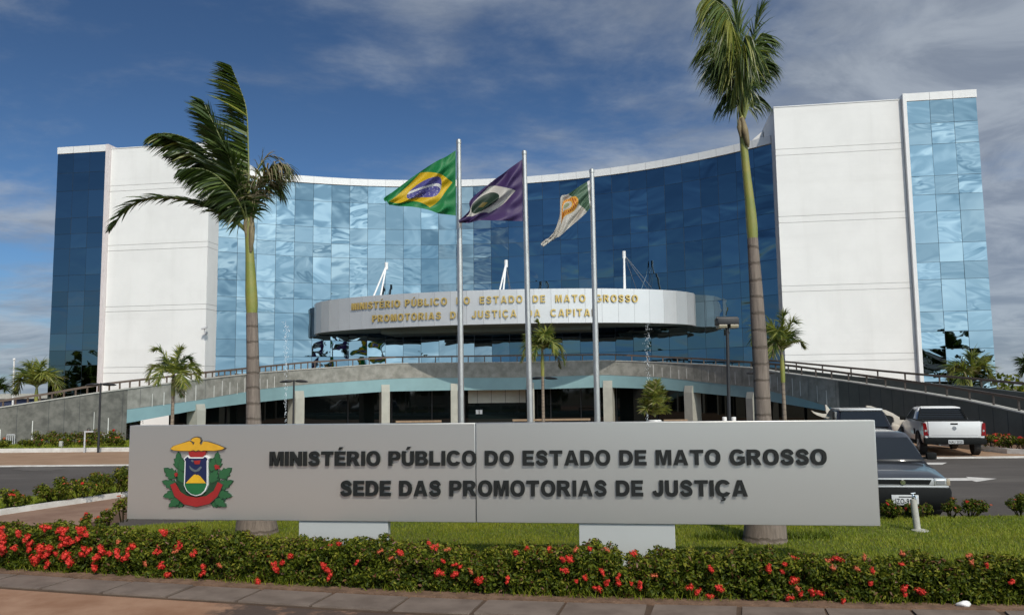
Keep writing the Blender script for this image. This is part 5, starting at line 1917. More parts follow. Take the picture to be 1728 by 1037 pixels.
def grass(poly, n, z, h, name, w=0.0055):
    P = np.array(poly)
    x = nrng.uniform(P[:, 0].min(), P[:, 0].max(), n); y = nrng.uniform(P[:, 1].min(), P[:, 1].max(), n)
    k = inside(poly, x, y)
    x, y = x[k], y[k]
    n = len(x)
    patch = 0.5 + 0.5 * np.sin(x * 1.9 + 1.3 * np.sin(y * 1.7)) * np.sin(y * 2.3 + x * 0.8)
    hh = h * nrng.uniform(0.5, 1.25, n) * (0.75 + 0.5 * patch)
    an = nrng.uniform(0, 2 * np.pi, n)
    lean = nrng.normal(0, 0.4, (n, 2)) * hh[:, None]
    v = np.empty((n, 3, 3))
    dx, dy = np.cos(an) * w, np.sin(an) * w
    v[:, 0] = np.stack([x - dx, y - dy, np.full(n, z - 0.005)], 1)
    v[:, 1] = np.stack([x + dx, y + dy, np.full(n, z - 0.005)], 1)
    v[:, 2] = np.stack([x + lean[:, 0], y + lean[:, 1], z + hh], 1)
    me = bpy.data.meshes.new(name)
    me.vertices.add(n * 3)
    me.vertices.foreach_set('co', v.astype(np.float32).ravel())
    me.loops.add(n * 3)
    me.loops.foreach_set('vertex_index', np.arange(n * 3, dtype=np.int32))
    me.polygons.add(n)
    me.polygons.foreach_set('loop_start', np.arange(n, dtype=np.int32) * 3)
    for m_ in GM: me.materials.append(m_)
    pr_ = nrng.random(n) + (patch - 0.5) * 0.5
    me.polygons.foreach_set('material_index', np.clip((pr_ * 3).astype(np.int32), 0, 2))
    me.update(calc_edges=True)
    o = bpy.data.objects.new(name, me)
    link(o)
    return o


GM = grass_mats()
gpoly = [(x, hline(x, 0.3)) for x in HX[::4]] + [(9, 8), (9, 13.6), (3, 13.7), (-4, 14.4), (-6.6, 13.6), (-6.9, 13.0), (-6.6, 12.3)]
o = weeds_.build('weeds', GM, fix=False)
tag(o, 'grass weeds growing along the front foot of the flowering hedge', 'grass', kind='stuff')
o = grass(gpoly, 230000, 0.0, 0.038, 'lawn_grass')
tag(o, 'short green lawn grass between the hedge and the road', 'grass', kind='stuff')
o = grass(gp([(-60, 872), (0, 862), (110, 847), (215, 832), (320, 817), (300, 809), (215, 819), (45, 843), (-30, 849)]), 40000, 0.04, 0.05, 'verge_grass', 0.008)
tag(o, 'green grass on the verge behind the painted kerb', 'grass', kind='stuff')
o = grass([(-27, 32.2), (-19.4, 31.98), (-13.2, 31.7), (-13.2, 35.5), (-17, 37), (-27, 33.4)], 26000, 0.13, 0.09, 'bed_grass', 0.014)
tag(o, 'green grass between the shrubs in the kerbed bed at the left ramp', 'grass', kind='stuff')
# darker tufts around the palm feet
tuft_pts = []
for (cx_, cy_, rx, ry, n_) in ((baseB.x - 0.55, baseB.y + 0.25, 0.42, 0.2, 420), (baseB.x + 0.62, baseB.y + 0.2, 0.42, 0.2, 420)):
    for _ in range(n_):
        a_, r_ = rng.random() * 6.28, math.sqrt(rng.random())
        tuft_pts.append((cx_ + rx * r_ * math.cos(a_), cy_ + ry * r_ * math.sin(a_)))
b = MB()
for x, y in tuft_pts:
    h = rng.uniform(0.05, 0.13)
    a_ = rng.random() * 6.28
    dx, dy = 0.008 * math.cos(a_), 0.008 * math.sin(a_)
    b.add([(x - dx, y - dy, -0.01), (x + dx, y + dy, -0.01), (x + rng.gauss(0, .05), y + rng.gauss(0, .05), h)], [(0, 1, 2)], rng.randrange(2))
o = b.build('grass_tuft', [HEDGE[0], GM[0]], fix=False)
tag(o, 'dark long grass tufts around the foot of the right palm', 'grass', kind='stuff')


def shrub(label, c0, rx, ry, h, n, size, red=0.0, nfl=0, group=None, weights=(0.25, 0.45, 0.26, 0.04), cat='shrub', nst=7):
    c0 = Vector(c0)
    t = thing('shrub', label, cat, tuple(c0), 0, group)
    cl = [(rng.uniform(-.7, .7) * rx, rng.uniform(-.7, .7) * ry, rng.uniform(0.45, 0.92) * h, rng.uniform(0.22, 0.4)) for _ in range(max(6, int(14 * rx / h * 0.6)))]
    P = np.empty((n, 3)); Nn = np.empty((n, 3))
    for i in range(n):
        cx_, cy_, cz_, r_ = cl[i % len(cl)]
        d = nrng.normal(size=3)
        d /= np.linalg.norm(d)
        rr = r_ * (nrng.random() ** 0.4)
        P[i] = (c0.x + cx_ + d[0] * rr * h * 1.0, c0.y + cy_ + d[1] * rr * h, max(c0.z + 0.01, c0.z + cz_ + d[2] * rr * h))
        Nn[i] = d * 0.7 + np.array([0, -0.2, 0.5])
    w = list(weights)
    leaf_cloud(P, Nn, size, HEDGE, w, 'foliage', t)
    b = MB()
    for cx_, cy_, cz_, r_ in cl:
        b.tube([c0 + Vector((cx_ * 0.4, cy_ * 0.4, 0)), c0 + Vector((cx_ * 0.8, cy_ * 0.8, cz_ * 0.6)), c0 + Vector((cx_, cy_, cz_))], [0.012, 0.009, 0.004], 5)
    b.build('stems', M['stems'], t)
    for k in range(nfl):
        cx_, cy_, cz_, r_ = rng.choice(cl)
        o = bpy.data.objects.new('flower_cluster', rng.choice(FLW if rng.random() < .25 else FLD))
        link(o)
        o.parent = t
        o.location = (cx_ + rng.gauss(0, r_ * h * .5), cy_ - r_ * h * 0.6 * rng.random(), cz_ + r_ * h * 0.75)
        s_ = rng.uniform(0.6, 1.05) * size / 0.06
        o.scale = (s_, s_, s_)
        o.rotation_euler = (R(50), 0, rng.random() * 6)
    return t


g_ = ground(18, 862)
shrub('low red flowered shrub at the left picture edge by the kerb', (g_.x, g_.y, 0.03), 0.34, 0.25, 0.34, 1500, 0.06, nfl=9)
g_ = ground(96, 852)
shrub('rounded shrub left of the tall verge shrub beside the sign', (g_.x, g_.y, 0.03), 0.42, 0.3, 0.42, 2200, 0.06, nfl=3)
g_ = ground(140, 847)
shrub('middle verge shrub with few red flowers behind the kerb', (g_.x, g_.y, 0.03), 0.42, 0.3, 0.38, 2000, 0.06, nfl=5)
g_ = ground(190, 839)
shrub('tallest verge shrub behind the kerb, touching the sign edge', (g_.x, g_.y, 0.03), 0.55, 0.3, 0.50, 2600, 0.06, nfl=5)
for px, py, rx, h, lab, nf_ in ((150, 893, 0.16, 0.24, 'sparse little red flowered shrub left of the sign on the lawn edge', 5), (182, 888, 0.16, 0.24, 'leafy young shrub just left of the sign lower corner', 2), (208, 880, 0.14, 0.36, 'upright young shrub tucked against the sign left end', 2)):
    g_ = ground(px, py)
    shrub(lab, (g_.x, g_.y, 0), rx, 0.14, h, 420, 0.055, nfl=nf_, weights=(0.2, 0.4, 0.3, 0.1))
for px, py, rx, h, lab, nf_ in ((1500, 875, 0.14, 0.28, 'small shrub between the sign end and the number plate', 4), (1545, 874, 0.34, 0.20, 'russet flowered low shrub in front of the grey car', 6), (1605, 873, 0.16, 0.20, 'small round shrub right of the grey car bumper', 2), (1636, 871, 0.34, 0.25, 'bushy red tipped shrub on the lawn edge right of the grey car', 6), (1722, 870, 0.2, 0.3, 'red flowered shrub at the right picture edge by the road', 6)):
    g_ = ground(px, py)
    shrub(lab, (g_.x, g_.y, 0), rx, 0.18, h, 1100, 0.05, nfl=nf_, weights=(0.45, 0.4, 0.08, 0.07))
# beds against the ramp walls
FARS = [(8, 0), (34, 0), (62, 1), (88, 1), (112, 0), (133, 1), (157, 1), (178, 0), (200, 1)]
for k, (px, rd) in enumerate(FARS):
    g_ = at(px, 752, 32.7)
    shrub('low shrub in the kerbed bed at the foot of the left granite ramp', (g_.x, 32.7 + 0.2 * (k % 2), 0.13), 0.34, 0.25, 0.32, 420, 0.10, nfl=2 if rd else 1, group='shrubs at the foot of the left ramp', weights=(0.25, 0.4, 0.2, 0.15) if rd else (0.3, 0.45, 0.2, 0.05))
for k, (px, rd) in enumerate([(70, 1), (95, 1), (125, 1), (150, 0), (165, 0), (188, 1)]):
    g_ = at(px, 745, 34.2)
    shrub('second row shrub against the left granite ramp wall', (g_.x, 34.2, 0.13), 0.42, 0.3, 0.5, 420, 0.10, nfl=1, group='second row shrubs at the left ramp', weights=(0.25, 0.35, 0.2, 0.2))
for k, (px, Yy) in enumerate([(1672, 26.6), (1690, 26.2), (1708, 25.9), (1726, 25.6), (1744, 25.3), (1700, 27.2)]):
    g_ = at(px, 745, Yy)
    shrub('red flowered shrub in the kerbed bed at the foot of the right ramp', (g_.x, Yy, 0.13), 0.32, 0.3, 0.36, 460, 0.085, nfl=4, group='shrubs at the foot of the right ramp', weights=(0.3, 0.4, 0.12, 0.18))
# dark tree seen under the left ramp
g_ = at(214, 705, 41.0)
tr = thing('tree', 'small dark leafy tree under the end of the left ramp', 'tree', (g_.x, 41, 0))
n = 900
P = nrng.normal(size=(n, 3)) * np.array([0.34, 0.34, 0.42]) + np.array([g_.x, 41, 1.05])
leaf_cloud(P, nrng.normal(size=(n, 3)), 0.13, HEDGE, [0.6, 0.35, 0.04, 0.01], 'crown', tr)
b = MB()
b.tube([(g_.x, 41, 0), (g_.x + 0.05, 41, 0.7), (g_.x - 0.05, 41, 1.3)], [0.07, 0.05, 0.02], 7)
b.build('trunk', M['trunk_small'], tr)

# trees and a utility pole across the street, mirrored in the glass
nT = 8200
xs = nrng.choice(np.array([-150, -146, -143, -127, -118, -114, -110, -104, -98, -62, -56, -46, -37, -33, -18, -10, -2, 9, 20, 27, 38, 52, 60.0]), nT) + nrng.normal(0, 2.2, nT)
hts = np.where(xs < -90, 7.0, np.where((xs > 30) & (xs < 46), 5.0, 3.0)) + 1.5 * np.sin(xs * 0.35) + 1.0 * np.sin(xs * 0.93 + 1)
P = np.stack([xs, -40 + nrng.normal(0, 2.0, nT), np.abs(nrng.normal(0.55, 0.28, nT)).clip(0.02, 1.05) * np.maximum(hts, 2.2) + 0.2], 1)
o = leaf_cloud(P, nrng.normal(size=(nT, 3)), 1.5, HEDGE, [0.55, 0.40, 0.05, 0.0], 'street_trees', None, 0.8)
tag(o, 'dark line of trees across the street mirrored in the glass', 'trees', kind='stuff')

# ------------------------------------------------------------------ lamps and small furniture
def flood(px, ytop, Yp):
    h = at(px, 547, Yp)
    t = thing('street_lamp', 'black square floodlight lamp post left of the thick right palm', 'street lamp', (h.x, Yp, 0))
    b = MB()
    f = at(1229, 706, Yp)
    b.tube([(f.x, Yp, 0.02), (h.x, Yp, h.z)], 0.045, 12)
    b.build('pole', M['black_metal'], t, smooth=40)
    b = MB()
    b.bbox((h.x - 0.27, Yp - 0.16, h.z - 0.02), (h.x + 0.27, Yp + 0.22, h.z + 0.16), 0.02)
    b.tube([(h.x - 0.27, Yp, h.z + 0.15), (h.x + 0.27, Yp, h.z + 0.15)], 0.05, 10)
    hd = b.build('lamp_head', M['black_metal'], t, smooth=30)
    for s_ in (-1, 1):
        b = MB()
        b.bbox((h.x + (0.04 if s_ > 0 else -0.25), Yp - 0.18, h.z - 0.10), (h.x + (0.25 if s_ > 0 else -0.04), Yp + 0.15, h.z - 0.018), 0.01)
        b.build('lens', M['lamp_lens'], hd)
    return t


flood(1227, 547, 21.0)


def double_lamp(px, y, Yp, label, ztop=None, post_to=None):
    h = at(px, y, Yp)
    t = thing('street_lamp', label, 'street lamp', (h.x, Yp, 0), 0, 'double armed lamps in front of the ramp')
    b = MB()
    b.tube([(h.x, Yp, 0.02), (h.x, Yp, h.z + 0.05)], [0.045, 0.035], 10)
    b.build('pole', M['black_metal'], t, smooth=40)
    for s_ in (-1, 1):
        b = MB()
        prof = [(0.05, 0.03, 0.02), (0.12, 0.10, 0.05), (0.30, 0.15, 0.06), (0.48, 0.12, 0.045), (0.58, 0.03, 0.015)]
        rings = []
        for a_, w, hh in prof:
            zc_ = h.z - 0.10 * a_ * a_
            rings.append([(h.x + s_ * a_, Yp + w * math.cos(2 * math.pi * k / 10), zc_ + hh * math.sin(2 * math.pi * k / 10)) for k in range(10)])
        b.loft(rings)
        b.build('lamp_head', M['black_metal'], t, smooth=60)
    return t


double_lamp(496, 642.5, 34.0, 'double armed dark lamp beside the left water jet')
double_lamp(917, 637.5, 34.0, 'double armed dark lamp at the palm between the flagpoles')
double_lamp(1284, 628, 33.0, 'double armed dark lamp hidden behind the thick right palm trunk')
double_lamp(170, 648, 31.2, 'double armed dark lamp standing before the left granite ramp')
# grey post with a sideways arm
p0, p1 = at(142, 764, 31.4), at(142.5, 728, 31.4)
t = thing('sign_post', 'thin grey post with a flat sideways top arm by the left kerb', 'post', (p0.x, 31.4, 0))
b = MB(); b.tube([(p0.x, 31.4, 0), (p0.x, 31.4, p1.z)], 0.03, 8)
b.build('pole', M['alu_grey'], t)
b = MB(); b.box((p1.x, 31.37, p1.z - 0.02), (p1.x + 0.33, 31.43, p1.z + 0.03)); b.build('arm', M['alu_grey'], t)
b = MB(); b.tube([(p1.x + 0.1, 31.4, p1.z + 0.03), (p1.x + 0.13, 31.4, p1.z + 0.14), (p1.x + 0.2, 31.4, p1.z + 0.14), (p1.x + 0.22, 31.4, p1.z + 0.03)], 0.015, 6); b.build('hook', M['black_metal'], t)
p0 = at(103, 748, 32.5)
b = MB(); b.bbox((p0.x - 0.06, 32.44, 0.1), (p0.x + 0.06, 32.56, 0.38), 0.02); b.box((p0.x - 0.045, 32.455, 0.38), (p0.x + 0.045, 32.545, 0.40))
o = b.build('marker_post', M['cap']); tag(o, 'short cream marker post among the left bed shrubs', 'post')
for px0, px1, lab in ((12, 25, 'low white metal railing against the left ramp wall at the picture edge'), (172, 187, 'low white metal railing against the left ramp wall near the lamp post')):
    a_, c_ = at(px0, 733, 34.6), at(px1, 733, 34.6)
    t = thing('low_railing', lab, 'railing', (a_.x, 34.6, 0))
    b = MB(); b.tube([a_, c_], 0.025, 6); b.build('top_bar', M['alu_grey'], t)
    b = MB()
    for k in range(5):
        q = a_.lerp(c_, k / 4)
        b.tube([(q.x, q.y, 0.1), tuple(q)], 0.018, 6)
    b.build('bars', M['alu_grey'], t)
# white mast far left
a_, c_ = at(24, 607, 70.0), at(23, 664, 70.0)
t = thing('mast', 'plain white mast standing far left beyond the ramp', 'mast', (a_.x, 70, 0))
b = MB(); b.tube([(c_.x, 70, 0), tuple(a_)], [0.09, 0.075], 10); b.build('pole', M['white_metal'], t, smooth=40)
b = MB(); b.tube([a_, a_ + Vector((0, 0, 0.15))], [0.13, 0.10], 10); b.build('cap', M['white_metal'], t, smooth=40)
# tap on a white pipe
tb = ground(1549, 895)
t = thing('garden_tap', 'silver tap on a leaning white pipe standing in the lawn before the grey car', 'tap', tuple(tb))
tp_ = at(1541, 842, tb.y + 0.03)
b = MB(); b.tube([tb + Vector((0, 0, -0.05)), tb.lerp(tp_, 0.9), tp_, tp_ + Vector((0, 0, 0.008))], [0.047, 0.047, 0.047, 0.03], 16); b.build('pipe', M['cap'], t, smooth=40)
b = MB(); b.tube([tb + Vector((0.02, -0.02, -0.03)), tb + Vector((0.02, -0.02, 0.015)), tb + Vector((0.02, -0.02, 0.03))], [0.12, 0.12, 0.06], 14); b.build('footing', M['column'], t, smooth=40)
b = MB()
b.tube([tp_ + Vector((0, 0, 0)), tp_ + Vector((0, 0, 0.05)), tp_ + Vector((0.0, 0, 0.075))], [0.018, 0.02, 0.012], 10)
b.tube([tp_ + Vector((0, 0, 0.045)), tp_ + Vector((0.02, -0.04, 0.05)), tp_ + Vector((0.025, -0.05, 0.02))], [0.014, 0.014, 0.014], 8)
b.tube([tp_ + Vector((-0.03, 0, 0.085)), tp_ + Vector((0.035, 0, 0.092))], 0.010, 8)
M['chrome'] = mat('chrome', (0.7, 0.7, 0.7), 0.15, metal=1.0)
b.build('tap', M['chrome'], t, smooth=40)
for px in (1222.5, 1238):
    q = at(px, 703, 33.0)
    t = thing('bollard', 'white bollard, left one of the pair at the floodlight post' if px < 1230 else 'white bollard, right one of the pair at the floodlight post', 'bollard', (q.x, 33, 0), 0, 'white bollards at the floodlight post')
    b = MB(); b.tube([(q.x, 33, 0.0), (q.x, 33, q.z - 0.02), (q.x, 33, q.z)], [0.09, 0.09, 0.07], 14); b.build('post', M['white_metal'], t, smooth=40)
    b = MB(); b.tube([(q.x, 33, 0.0), (q.x, 33, 0.05)], [0.15, 0.13], 14); b.build('foot', M['column'], t, smooth=40)
# a piece of litter at the hedge foot
q = ground(1627, 1024)
b = MB()
rings = []
for i in range(7):
    ph = math.pi * i / 6
    rings.append([(q.x + 0.07 * math.sin(ph) * math.cos(a_) * (1 + .2 * math.sin(3 * a_)) + 0.0, q.y + 0.04 * math.sin(ph) * math.sin(a_), 0.03 - 0.028 * math.cos(ph) + 0.006 * math.sin(2 * a_)) for a_ in [2 * math.pi * k / 12 for k in range(12)]])
b.loft(rings)
o = b.build('litter', M['white_metal'], smooth=50); tag(o, 'crumpled white litter at the foot of the hedge, right side', 'litter')

# ------------------------------------------------------------------ fish sculptures
M['fish'] = mat('fish_stone', (0.46, 0.42, 0.35), 0.7, col2=(0.56, 0.52, 0.45), vscale=3, bump=0.006, bscale=20)


def fish(label, Yf, spine, rad, flukes, flat=0.55):
    p = [at(x, y, Yf) for x, y in spine]
    f0 = p[0].copy(); f0.z = 0
    t = thing('fish_sculpture', label, 'sculpture', tuple(f0), 0, 'fish sculptures behind the cars')
    P = catmull(p, 6)
    rr = np.interp(np.linspace(0, 1, len(P)), np.linspace(0, 1, len(rad)), rad)
    b = MB()
    rings = []
    for i, q in enumerate(P):
        T = (P[min(i + 1, len(P) - 1)] - P[max(i - 1, 0)]).normalized()
        n_ = Vector((0, 1, 0)).cross(T).normalized()
        rings.append([tuple(q + n_ * (rr[i] * math.cos(2 * math.pi * k / 14)) + Vector((0, 1, 0)) * (rr[i] * flat * math.sin(2 * math.pi * k / 14))) for k in range(14)])
    b.loft(rings)
    b.build('body', M['fish'], t, smooth=60)
    for poly in flukes:
        b = MB()
        pp = [at(x, y, Yf) for x, y in poly]
        cen = sum(pp, Vector()) / len(pp)
        n_ = len(pp)
        vs = [tuple(q + Vector((0, -0.035, 0))) for q in pp] + [tuple(q + Vector((0, 0.035, 0))) for q in pp]
        b.v = vs
        b.f = [tuple(range(n_)), tuple(reversed(range(n_, 2 * n_)))] + [(i, i + n_, (i + 1) % n_ + n_, (i + 1) % n_) for i in range(n_)]
        b.m = [0] * len(b.f)
        b.build('fin', M['fish'], t, smooth=30)
    return t


z8 = lambda pts: [(1340 + x / 8.64, 660 + y / 8.64) for x, y in pts]
fish('pale stone fish sculpture with its forked tail raised left of the black car', 28.0, [(1470, 760), (1452, 735), (1432, 714), (1412, 701), (1398, 698)], [0.12, 0.34, 0.34, 0.16, 0.10],
     [z8([(245, 275), (300, 300), (400, 322), (500, 330), (640, 335), (660, 390), (520, 392), (420, 378), (330, 345), (280, 315)]), z8([(450, 190), (470, 200), (510, 255), (545, 310), (560, 350), (480, 345), (462, 290), (455, 230)])])
fz = fish('pale stone fish sculpture arched between the black car and the white pickup', 28.5, [(1505, 716), (1512, 722), (1518, 735), (1516, 750), (1510, 768)], [0.06, 0.16, 0.22, 0.18, 0.1],
     [z8([(1045, 205), (1110, 210), (1200, 240), (1290, 290), (1330, 330), (1270, 330), (1200, 305), (1175, 280), (1140, 268), (1115, 285), (1075, 275), (1055, 240)]),
      z8([(1270, 262), (1330, 270), (1430, 315), (1530, 375), (1615, 430), (1600, 455), (1655, 490), (1600, 520), (1540, 545), (1430, 560), (1425, 470), (1455, 440), (1445, 380), (1410, 355), (1350, 345), (1300, 322)])])


# ------------------------------------------------------------------ cars
M['paint_grey'] = mat('paint_grey', (0.085, 0.092, 0.105), 0.28, metal=0.6, coat=0.9)
M['paint_white'] = mat('paint_white', (0.72, 0.72, 0.71), 0.30, coat=0.5)
M['paint_silver'] = mat('paint_silver', (0.45, 0.46, 0.46), 0.35, metal=0.3, coat=0.5)
M['paint_black'] = mat('paint_black', (0.012, 0.012, 0.014), 0.22, coat=0.6)
M['car_glass'] = mat('car_glass', (0.018, 0.022, 0.026), 0.06, spec=0.7)
M['rubber'] = mat('rubber', (0.02, 0.02, 0.02), 0.8)
M['black_plastic'] = mat('black_plastic', (0.007, 0.008, 0.008), 0.75, spec=0.2)
M['rim'] = mat('rim', (0.35, 0.35, 0.36), 0.35, metal=0.7)
M['red_lens'] = mat('red_lens', (0.22, 0.008, 0.010), 0.15, coat=0.5)
M['clear_lens'] = mat('clear_lens', (0.55, 0.56, 0.55), 0.12, metal=0.4, coat=0.6)
M['indicator'] = mat('indicator_lens', (0.36, 0.30, 0.22), 0.2, coat=0.5)
M['plate'] = mat('plate', (0.55, 0.56, 0.56), 0.5)


def ring(w, zb_, zt_, y, crown=0.02, tuck=0.94):
    half = [(0.0, zb_), (0.75 * w, zb_), (0.955 * w, zb_ + 0.05), (0.995 * w, zb_ + 0.18), (w, (zb_ + zt_) / 2 + .03), (0.985 * w, zt_ - 0.10), (tuck * w, zt_ - 0.012), (0.7 * w, zt_ + crown * .6), (0.0, zt_ + crown)]
    r = [(x, y, z) for x, z in half]
    l = [(-x, y, z) for x, z in half[1:-1]]
    return r + l[::-1]


def wheel(root, x, y, r, wd, sgn):
    b = MB()
    b.tube([(x - sgn * wd, y, r), (x - sgn * 0.02, y, r), (x, y, r)], [r, r, r * 0.93], 24)
    w = b.build('wheel', M['rubber'], root, smooth=40, local=True)
    b = MB()
    b.tube([(x - sgn * 0.01, y, r), (x + sgn * 0.012, y, r)], [r * 0.66, r * 0.60], 20)
    for k in range(5):
        a_ = 2 * math.pi * k / 5
        b.tube([(x + sgn * 0.012, y, r), (x + sgn * 0.012, y + r * .55 * math.cos(a_), r + r * .55 * math.sin(a_))], 0.02, 6)
    b.build('rim', M['rim'], w, smooth=40, local=True)
    return w


def arch(root, x, y, r, sgn, mt):
    b = MB()
    pts_ = []
    for k in range(15):
        a_ = math.pi * k / 14
        pts_.append((y + r * math.cos(a_), r * 0.93 + r * math.sin(a_) * 1.02))
    inner = [(y + (r - 0.06) * math.cos(math.pi * k / 14), r * 0.93 + (r - 0.06) * math.sin(math.pi * k / 14)) for k in range(15)]
    poly = pts_ + inner[::-1]
    b.prism([(yy, max(zz, 0.22)) for yy, zz in poly], lambda a, c, d: (x + sgn * d, a, c), 0.02, -0.05)
    b.build('wheel_arch', mt, root, local=True)
    b = MB()
    b.prism([(yy, max(zz, 0.2)) for yy, zz in inner], lambda a, c, d: (x + sgn * d, a, c), 0.004, -0.25)  # black disc painting the shade inside the wheel well
    b.build('wheel_well_shade', M['rubber'], root, local=True)


def quad_panel(root, name, pts_, mt, thick=0.006, sub=None):
    p = [Vector(q) for q in pts_]
    n_ = (p[1] - p[0]).cross(p[3] - p[0]).normalized()
    b = MB()
    vs = [tuple(q - n_ * thick) for q in p] + [tuple(q + n_ * thick) for q in p]
    k = len(p)
    b.v = vs
    b.f = [tuple(range(k)), tuple(range(k, 2 * k))] + [(i, (i + 1) % k, (i + 1) % k + k, i + k) for i in range(k)]
    b.m = [0] * len(b.f)
    return b.build(name, mt, root, local=True)


def greenhouse(root, base, roof, mt, name='cabin'):
    """base/roof: (y0, y1, halfwidth, z) - front and rear edge, with a slightly crowned roof"""
    (a0, a1, aw, az), (r0, r1, rw, rz) = base, roof
    b = MB()
    rings = []
    for t, bulge in ((0, 0), (0.5, 0.02), (0.9, 0.022), (1.0, 0.0)):
        y0, y1, w, z = a0 + (r0 - a0) * t, a1 + (r1 - a1) * t, aw + (rw - aw) * t + bulge, az + (rz - az) * t
        rings.append([(-w * .96, y0, z), (-w * .5, y0 - .03, z), (0, y0 - .04, z), (w * .5, y0 - .03, z), (w * .96, y0, z), (w, y0 + .06, z), (w, (y0 + y1) / 2, z), (w, y1 - .06, z), (w * .96, y1, z), (0, y1 + .03, z), (-w * .96, y1, z), (-w, y1 - .06, z), (-w, (y0 + y1) / 2, z), (-w, y0 + .06, z)])
    c_ = [((p[0] * 0.8), (r0 + r1) / 2 + (p[1] - (r0 + r1) / 2) * 0.85, rz + 0.035) for p in rings[-1]]
    rings.append(c_)
    b.loft(rings)
    return b.build(name, mt, root, smooth=40, local=True)


def plate_text(root, body, x0, x1, z0, z1, y, sgn, spacing=1.1):
    """raised plate characters in the car's own frame; sgn +1 reads from -y"""
    v, groups = text_islands(body, 0.012, spacing)
    a, c_ = cap_height(0.012)
    xs_ = [q[0] for q in v]
    m0, m1 = min(xs_), max(xs_)
    fs = [p for g in groups for p in g[2]]
    b = MB()
    b.v = [(x0 + (q[0] - m0) / (m1 - m0) * (x1 - x0), y, z0 + (q[1] - a) / (c_ - a) * (z1 - z0)) for q in v]
    b.f = fs
    b.m = [0] * len(fs)
    return b.build('plate_number', M['letter_black'], root, fix=False, local=True)


# grey hatchback facing the viewer
fr = at(1524, 840, 14.35)
car = thing('parked_car', 'old boxy grey car parked nose to the lawn, half hidden by the sign end', 'car', (fr.x, fr.y, -0.18), R(-10))
ORG[car.name] = None
b = MB()
b.loft([ring(0.70, 0.30, 0.69, 0.0, 0.01), ring(0.755, 0.22, 0.735, 0.05, 0.012), ring(0.772, 0.2, 0.80, 0.5, 0.025), ring(0.775, 0.2, 0.875, 1.0, 0.02), ring(0.775, 0.2, 0.93, 1.2, 0.02), ring(0.775, 0.2, 0.94, 2.0), ring(0.77, 0.2, 0.95, 3.3), ring(0.74, 0.25, 0.93, 3.6), ring(0.70, 0.32, 0.88, 3.66)])
b.build('body', M['paint_grey'], car, smooth=35, local=True)
gh = greenhouse(car, (1.08, 3.55, 0.72, 0.90), (1.76, 3.35, 0.585, 1.395), M['paint_grey'], 'roof')
quad_panel(car, 'windscreen', [(-0.67, 1.045, 0.94), (0.67, 1.045, 0.94), (0.555, 1.60, 1.31), (-0.555, 1.60, 1.31)], M['car_glass'], 0.02)
for s_ in (-1, 1):
    quad_panel(car, 'side_window', [(s_ * 0.728, 1.45, 0.95), (s_ * 0.728, 3.2, 0.95), (s_ * 0.605, 3.1, 1.32), (s_ * 0.605, 1.95, 1.32)], M['car_glass'], 0.008 * s_ if False else 0.01)
b = MB()
b.loft([[(sx * w_, yy, zz_) for sx, yy in ((-1, 0.2), (-1, 0.02 + dy_), (-0.93, -0.06 + dy_), (-0.5, -0.10 + dy_), (0.5, -0.10 + dy_), (0.93, -0.06 + dy_), (1, 0.02 + dy_), (1, 0.2))] for w_, zz_, dy_ in ((0.66, 0.20, 0.08), (0.72, 0.27, 0.03), (0.775, 0.36, 0.0), (0.785, 0.50, 0.0), (0.77, 0.56, 0.02))])
b.build('bumper', M['black_plastic'], car, smooth=40, local=True)
b = MB(); b.bbox((-0.73, -0.035, 0.565), (0.73, 0.05, 0.60), 0.01); b.build('bumper_trim', M['paint_silver'], car, smooth=40, local=True)
b = MB(); b.bbox((-0.50, -0.03, 0.60), (0.50, 0.04, 0.725), 0.012); gr = b.build('grille', M['paint_silver'], car, smooth=40, local=True)
b = MB()
b.prism([(-0.465, 0.702), (0.465, 0.702), (0.42, 0.622), (-0.42, 0.622)], lambda a, z, d: (a, d, z), -0.034, 0.0)
b.build('grille_slot', M['black_plastic'], gr, local=True)
b = MB(); b.tube([(0, -0.05, 0.657), (0, -0.03, 0.657)], [0.042, 0.046], 18); b.build('badge', M['chrome'], gr, smooth=40, local=True)
for s_ in (-1, 1):
    b = MB()
    b.bbox(tuple(sorted((s_ * 0.505, s_ * 0.70)))[0:1] + (-0.025, 0.60), tuple(sorted((s_ * 0.505, s_ * 0.70)))[1:2] + (0.06, 0.725), 0.012)
    hl = b.build('headlight', M['clear_lens'], car, smooth=40, local=True)
    b = MB()
    b.bbox((min(s_ * .53, s_ * .675), -0.03, 0.625), (max(s_ * .53, s_ * .675), 0.0, 0.70), 0.01); b.build('reflector', M['rim'], hl, local=True)
    b = MB(); b.bbox((min(s_ * .705, s_ * .765), -0.005, 0.60), (max(s_ * .705, s_ * .765), 0.14, 0.72), 0.012); b.build('indicator', M['indicator'], car, smooth=40, local=True)
    b = MB()
    b.bbox((min(s_ * .80, s_ * .98), 1.30, 0.93), (max(s_ * .80, s_ * .98), 1.40, 1.06), 0.03)
    b.tube([(s_ * 0.72, 1.36, 0.95), (s_ * 0.84, 1.36, 0.97)], 0.025, 8)
    b.build('wing_mirror', M['black_plastic'], car, smooth=40, local=True)
    for yy in (0.72, 2.98):
        arch(car, s_ * 0.775, yy, 0.34, s_, M['paint_grey'])
        wheel(car, s_ * 0.775, yy, 0.28, 0.18, s_)
b = MB(); b.bbox((-0.215, -0.125, 0.285), (0.215, -0.10, 0.455), 0.006); pl = b.build('number_plate', M['plate'], car, smooth=40, local=True)
plate_text(pl, 'JZO-9', -0.17, 0.06, 0.305, 0.395, -0.1275, 1)
b = MB(); b.box((-0.10, -0.1265, 0.415), (0.10, -0.124, 0.432)); b.build('plate_band', M['black_plastic'], pl, local=True)
b = MB()
